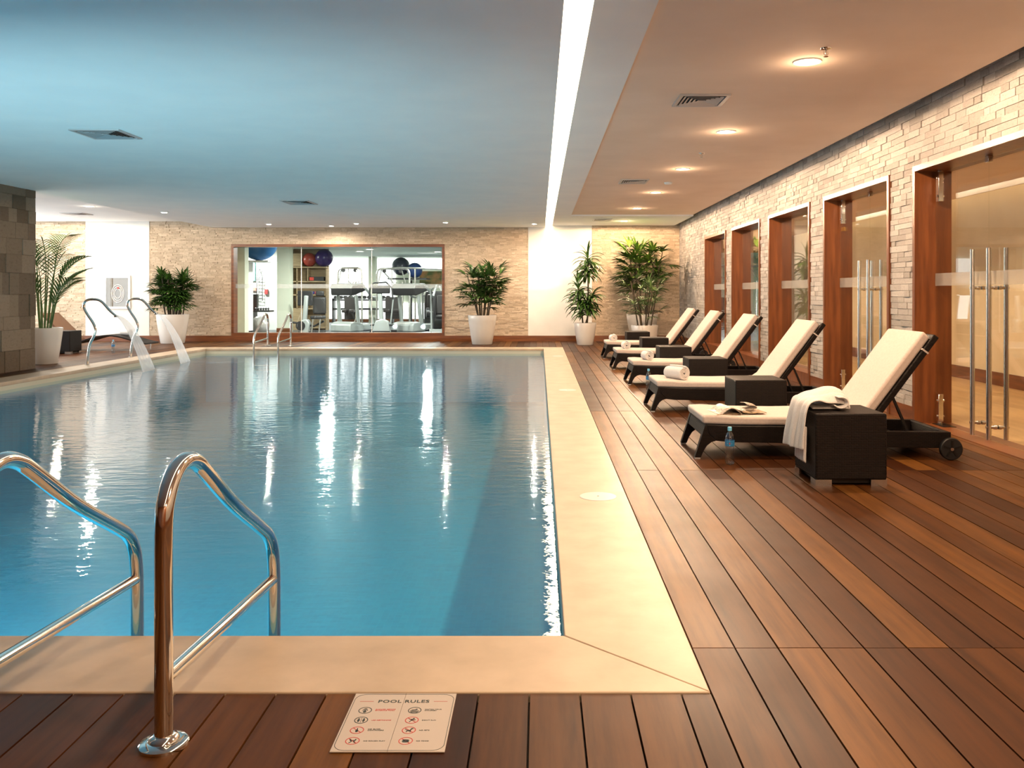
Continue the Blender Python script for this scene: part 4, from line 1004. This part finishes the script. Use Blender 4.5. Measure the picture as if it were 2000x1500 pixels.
for k in range(8): z = Z(588,28)+k*.1; m.tube([(-.09,0,z),(.09,0,z)], .008, 6); m.tube([(-.09,0,z),(.09,0,z+.1)], .005, 5)
m.build('wire_frame', M['mblack'], t, 50)
for k, (px, py, w_, h_, col, l) in enumerate(((488,530,.34,.62,(.20,.62,.62),'turquoise exercise poster on the white gym wall'), (520,570,.10,.16,(.35,.05,.05),'small red box on the white gym wall'), (489,565,.36,.10,(.7,.25,.2),'row of red resistance bands on the gym wall'))):
    a = GP(px,py,28.15); t = thing('wall_poster' if k == 0 else 'wall_box', l, 'poster' if k == 0 else 'box', (a[0], 28.16, a[2]-h_/2)); MB().box(-w_/2,w_/2,-.03,.03,0,h_).build('panel', mat('panel', col, .5), t)
for k in range(4): 
    tt = thing('kettlebell', '%s kettlebell on the middle gym shelf' % ['dark blue','crimson','purple','bright red'][k], 'weight', (GP(612+5*k,570,28.1)[0], 28.1, Z(576)+.02), 0, 'coloured weights on the shelving')
    MB().sphere((0,0,.04), .04, 14).tube([(-.02,0,.06),(-.02,0,.09),(.02,0,.09),(.02,0,.06)], .008, 6).build('bell', mat('bell', [(.05,.05,.3),(.4,.05,.1),(.15,.05,.25),(.5,.08,.05)][k], .4), tt, 50)
t = thing('stereo', 'dark box with a red end on the gym shelving', 'box', (GP(618,549,28.05)[0], 28.05, Z(550)+.02)); MB().box(-.22,.24,-.02,.2,0,.14).build('case', M['mblack'], t); tag(MB().box(-.22,-.08,-.03,-.02,.02,.12).build('front', M['red_print'], t), 'red front')
# treadmills
def treadmill(label, loc, rz):
    t = thing('treadmill', label, 'treadmill', loc, rz, 'treadmills behind the gym window')
    # local: x = from front (0) to rear (1.9), y = width
    hood = [(0,.0),(.0,.20),(.06,.27),(.25,.30),(.55,.26),(.62,.20),(.62,.0)]
    MB().prism(hood, -.42, .42, 'y').build('motor_hood', M['silver'], t, bevel=.03, seg=3)
    MB().box(.55, 1.9, -.40, -.29, .06, .20).box(.55, 1.9, .29, .40, .06, .20).build('side_rail', M['silver'], t, bevel=.01)
    MB().box(.58, 1.88, -.29, .29, .10, .18).build('belt', M['mblack'], t)
    for y in (-.39, .39): MB().bar((.42,y,.18), (.30,y,1.12), .06, .12).build('upright', M['silver'], t, bevel=.015)
    con = [(.05,1.12),(.02,1.34),(.10,1.44),(.50,1.46),(.62,1.40),(.70,1.28),(.60,1.24),(.45,1.20),(.18,1.12)]
    MB().prism(con, -.44, .44, 'y').build('console', M['mblack'], t, bevel=.03, seg=3)
    MB().prism([(.0,1.34),(.08,1.48),(.52,1.50),(.66,1.42),(.62,1.38),(.50,1.44),(.1,1.42),(.04,1.33)], -.46, .46, 'y').build('console_cap', M['silver'], t, bevel=.012)
    for y in (-.43, .43): MB().tube([(.55,y,1.42),(.75,y,1.28),(.95,y,1.08),(1.15,y,1.05)], [.05,.045,.035,.03], 10).build('handrail', M['silver'], t, 50)
    return t
a = GP(664, 648, 27.0); tm = treadmill('left silver treadmill behind the gym window', (a[0]-.0, 27.0, 0), math.radians(58))
a = GP(786, 648, 27.0); dup(tm, (a[0], 27.0, 0), 'right silver treadmill behind the gym window')
# elliptical trainer
def elliptical(label, loc, rz):
    t = thing('elliptical_trainer', label, 'exercise machine', loc, rz)
    MB().prism([(-.28,.0),(.28,.0),(.22,.34),(.05,.42),(-.16,.36)], -.12, .12, 'y').build('drive_housing', M['silver'], t, bevel=.03, seg=3)
    MB().bar((0,0,.35), (-.05,0,1.25), .14, .12).build('mast', M['silver'], t, bevel=.02)
    MB().box(-.30,.26,-.10,.06,1.18,1.42).build('console', M['mblack'], t, bevel=.03)
    MB().tube([(-.36,-.05,1.0),(-.34,-.05,1.35),(-.22,-.05,1.50),(.15,-.05,1.52),(.32,-.05,1.35),(.36,-.05,1.0)], .025, 8).build('handlebar', M['mblack'], t, 50)
    for s in (-1, 1):
        MB().tube([(s*.36,0,1.05),(s*.30,.05,.55),(s*.26,.1,.25)], .022, 8).build('arm', M['silver'], t, 50)
        MB().box(s*.26-.07, s*.26+.07, -.05, .45, .20, .25).build('pedal', M['mblack'], t, bevel=.01)
    MB().box(-.4,.4,.35,.42,0,.06).box(-.3,.3,-.3,-.22,0,.06).box(-.04,.04,-.25,.4,0,.05).build('base', M['mblack'], t)
    return t
a = GP(745, 648, 26.3); elliptical('silver elliptical trainer between the two treadmills', (a[0], 26.3, 0), .0)
a = GP(835, 648, 30); 
# recumbent bike
a = GP(600, 648, 26.0); t = thing('recumbent_bike', 'recumbent exercise bike with black seat in front of the shelving', 'exercise bike', (a[0], 26.0, 0))
MB().prism([(-.20,.0),(.05,.0),(.10,.30),(.02,.42),(-.16,.38)], -.14,.14,'y').build('drive_housing', M['silver'], t, bevel=.03)
MB().bar((-.08,0,.35), (-.02,0,1.12), .16, .12).build('mast', M['silver'], t, bevel=.03)
MB().box(-.30,.16,.02,.07,.82,1.26).build('screen', M['mblack'], t, bevel=.02)
MB().box(.10,.50,.22,.34,.55,1.08).build('backrest', M['pad'], t, bevel=.06, seg=4); MB().box(.18,.44,.24,.32,1.1,1.26).build('headrest', M['pad'], t, bevel=.04, seg=3)
MB().box(.12,.50,-.15,.28,.42,.52).build('seat', M['pad'], t, bevel=.04, seg=3)
for x in (.2, .42): MB().tube([(x,-.1,.42),(x-.04,-.12,.0)], .022, 8).build('leg', M['satin'], t, 50)
MB().tube([(-.42,-.05,.32),(-.15,0,.28),(.2,.0,.2),(.5,0,.36)], .03, 8).box(-.25,.55,-.04,.04,.0,.05).build('frame_tube', M['mblack'], t, 50)
MB().tube([(-.16,-.16,.22),(-.16,.16,.22)], .14, 24).build('flywheel', M['mblack'], t, 40)
# cable machines
def cable(label, px0, px1, Y, ztop, legs=True):
    x0 = (px0-1054)*Y/1700; x1 = (px1-1054)*Y/1700; w_ = (x1-x0)/2
    t = thing('cable_machine', label, 'exercise machine', ((x0+x1)/2, Y, 0), 0, 'cable machines at the back of the gym')
    r = .15; zt = ztop
    MB().tube([(-w_,0,0),(-w_,0,zt-r),(-w_+r*.3,0,zt-r*.3),(-w_+r,0,zt),(w_-r,0,zt),(w_-r*.3,0,zt-r*.3),(w_,0,zt-r),(w_,0,0)], .035, 8).build('arch', M['satin'], t, 50)
    m = MB(); m.tube([(-w_*.6,0,zt-.1),(w_*.4,0,1.3)], .025, 7); m.tube([(-w_*.7,0,zt),(-w_*.95,-.1,1.4)], .02, 7); m.tube([(w_*.5,0,zt),(w_*.8,-.1,1.5)], .02, 7); m.tube([(-.05,0,zt),(-.05,0,1.35),(.15,0,1.6)], .018, 7)
    m.build('cross_tubes', M['satin'], t, 50)
    for s in (-.55, .45): MB().tube([(w_*s,-.03,zt-.08),(w_*s,.03,zt-.08)], .07, 16).build('pulley', M['mblack'], t, 40)
    MB().box(-w_*.5, w_*.5, .05, .25, .25, 1.05).build('weight_stack', M['pad'], t)
    MB().box(-w_*.5,-w_*.1,-.4,0,.5,.62).box(w_*.1,w_*.5,-.4,0,.5,.62).build('seat', M['pad'], t, bevel=.03)
    MB().tube([(-w_*.6,-.3,.3),(-w_*.5,-.35,.08),(w_*.5,-.35,.08),(w_*.65,-.3,.3),(w_*.65,-.3,1.6)], .03, 8).build('front_tube', M['satin'], t, 50)
cable('arched cable machine behind the left treadmill', 660, 707, 31.0, Z(523.5,31))
cable('wide cable machine with long top bar behind the right treadmill', 736, 800, 31.5, Z(525,31.5))
t = thing('pull_up_rig', 'long overhead bar rig at the right of the gym window', 'exercise machine', (GP(830,540,31)[0], 31.0, 0))
MB().tube([(-1.6,0,Z(526,31)),(-.9,0,Z(523,31)),(.8,0,Z(526,31)),(1.1,0,Z(527,31))], .035, 8).tube([(-.35,0,Z(524,31)),(-.35,0,0)], .03, 8).tube([(1.05,0,Z(526,31)),(1.05,0,0)], .03, 8).build('rig_frame', M['satin'], t, 50)
# weight machines at right
def weight_machine(label, px, Y, seed):
    rnd = random.Random(seed); t = thing('weight_machine', label, 'exercise machine', ((px-1054)*Y/1700, Y, 0), .2, 'weight machines right of the treadmills')
    MB().box(-.28,.28,.2,.45,.1,1.25).build('weight_stack', M['mblack'], t, bevel=.03)
    MB().box(-.22,.22,-.35,.05,.45,.55).box(-.2,.2,.05,.15,.55,1.15).build('seat', M['pad'], t, bevel=.04)
    for s in (-1, 1): MB().tube([(s*.32,.4,0),(s*.34,.4,1.3),(s*.22,-.1,1.42),(s*.34,-.35,1.1)], .035, 8).build('arm', M['silver'], t, 50)
    MB().box(-.45,.45,-.4,-.32,.05,.12).box(-.05,.05,-.4,.4,.05,.12).build('base', M['silver'], t)
    for s in (-1, 1): MB().tube([(s*.42,0,.6),(s*.52,0,.6)], .15, 18).build('plate', M['mblack'], t, 40)
weight_machine('black and silver weight machine right of the right treadmill', 846, 30.2, 1)
weight_machine('dark weight machine at the right end of the gym window', 866, 26.3, 2)
t = thing('dumbbell_rack', 'dark dumbbell rack at the back of the gym', 'rack', (GP(700,600,33)[0], 33.0, 0))
m = MB().box(-1.0,1.3,0,.35,.55,.62).box(-1.0,1.3,0,.35,.9,.96).box(-1,-.94,0,.35,0,1).box(1.24,1.3,0,.35,0,1); m.build('rack_frame', M['mblack'], t)
for k in range(12):
    tt = thing('dumbbell', 'black dumbbell on the back gym rack, %s from the left' % ORD[k], 'dumbbell', (GP(700,600,33)[0]-.88+k*.18, 33.15, .96), 0, 'dumbbells on the rack')
    MB().tube([(0,-.08,.07),(0,.08,.07)], .018, 8).tube([(0,-.13,.07),(0,-.06,.07)], .065, 12).tube([(0,.06,.07),(0,.13,.07)], .065, 12).build('weight', M['mblack'], tt, 40)
a = GP(840, 543, 35.3); t = thing('framed_painting', 'green and brown abstract painting on the gym wall', 'painting', (a[0], GB-.001, a[2]-.28))
MB().box(-.45,.45,-.04,0,0,.56).build('canvas', noisy(mat('painting', (.2,.15,.06), .6), (.08,.12,.03), (.42,.20,.07), 3, lo=.4, hi=.6), t)
# yellow-green lit panel and glass seen through the two far openings
struct(MB().box(RX+WT+.02, HX+.0, 20.55, 20.6, 2.15, 2.5).build('trim_2', M['beige']), 'lintel at the end of the corridor', 'trim')
cable('cable machine seen through the far corridor openings', 1350, 1500, 29.0, 2.1)
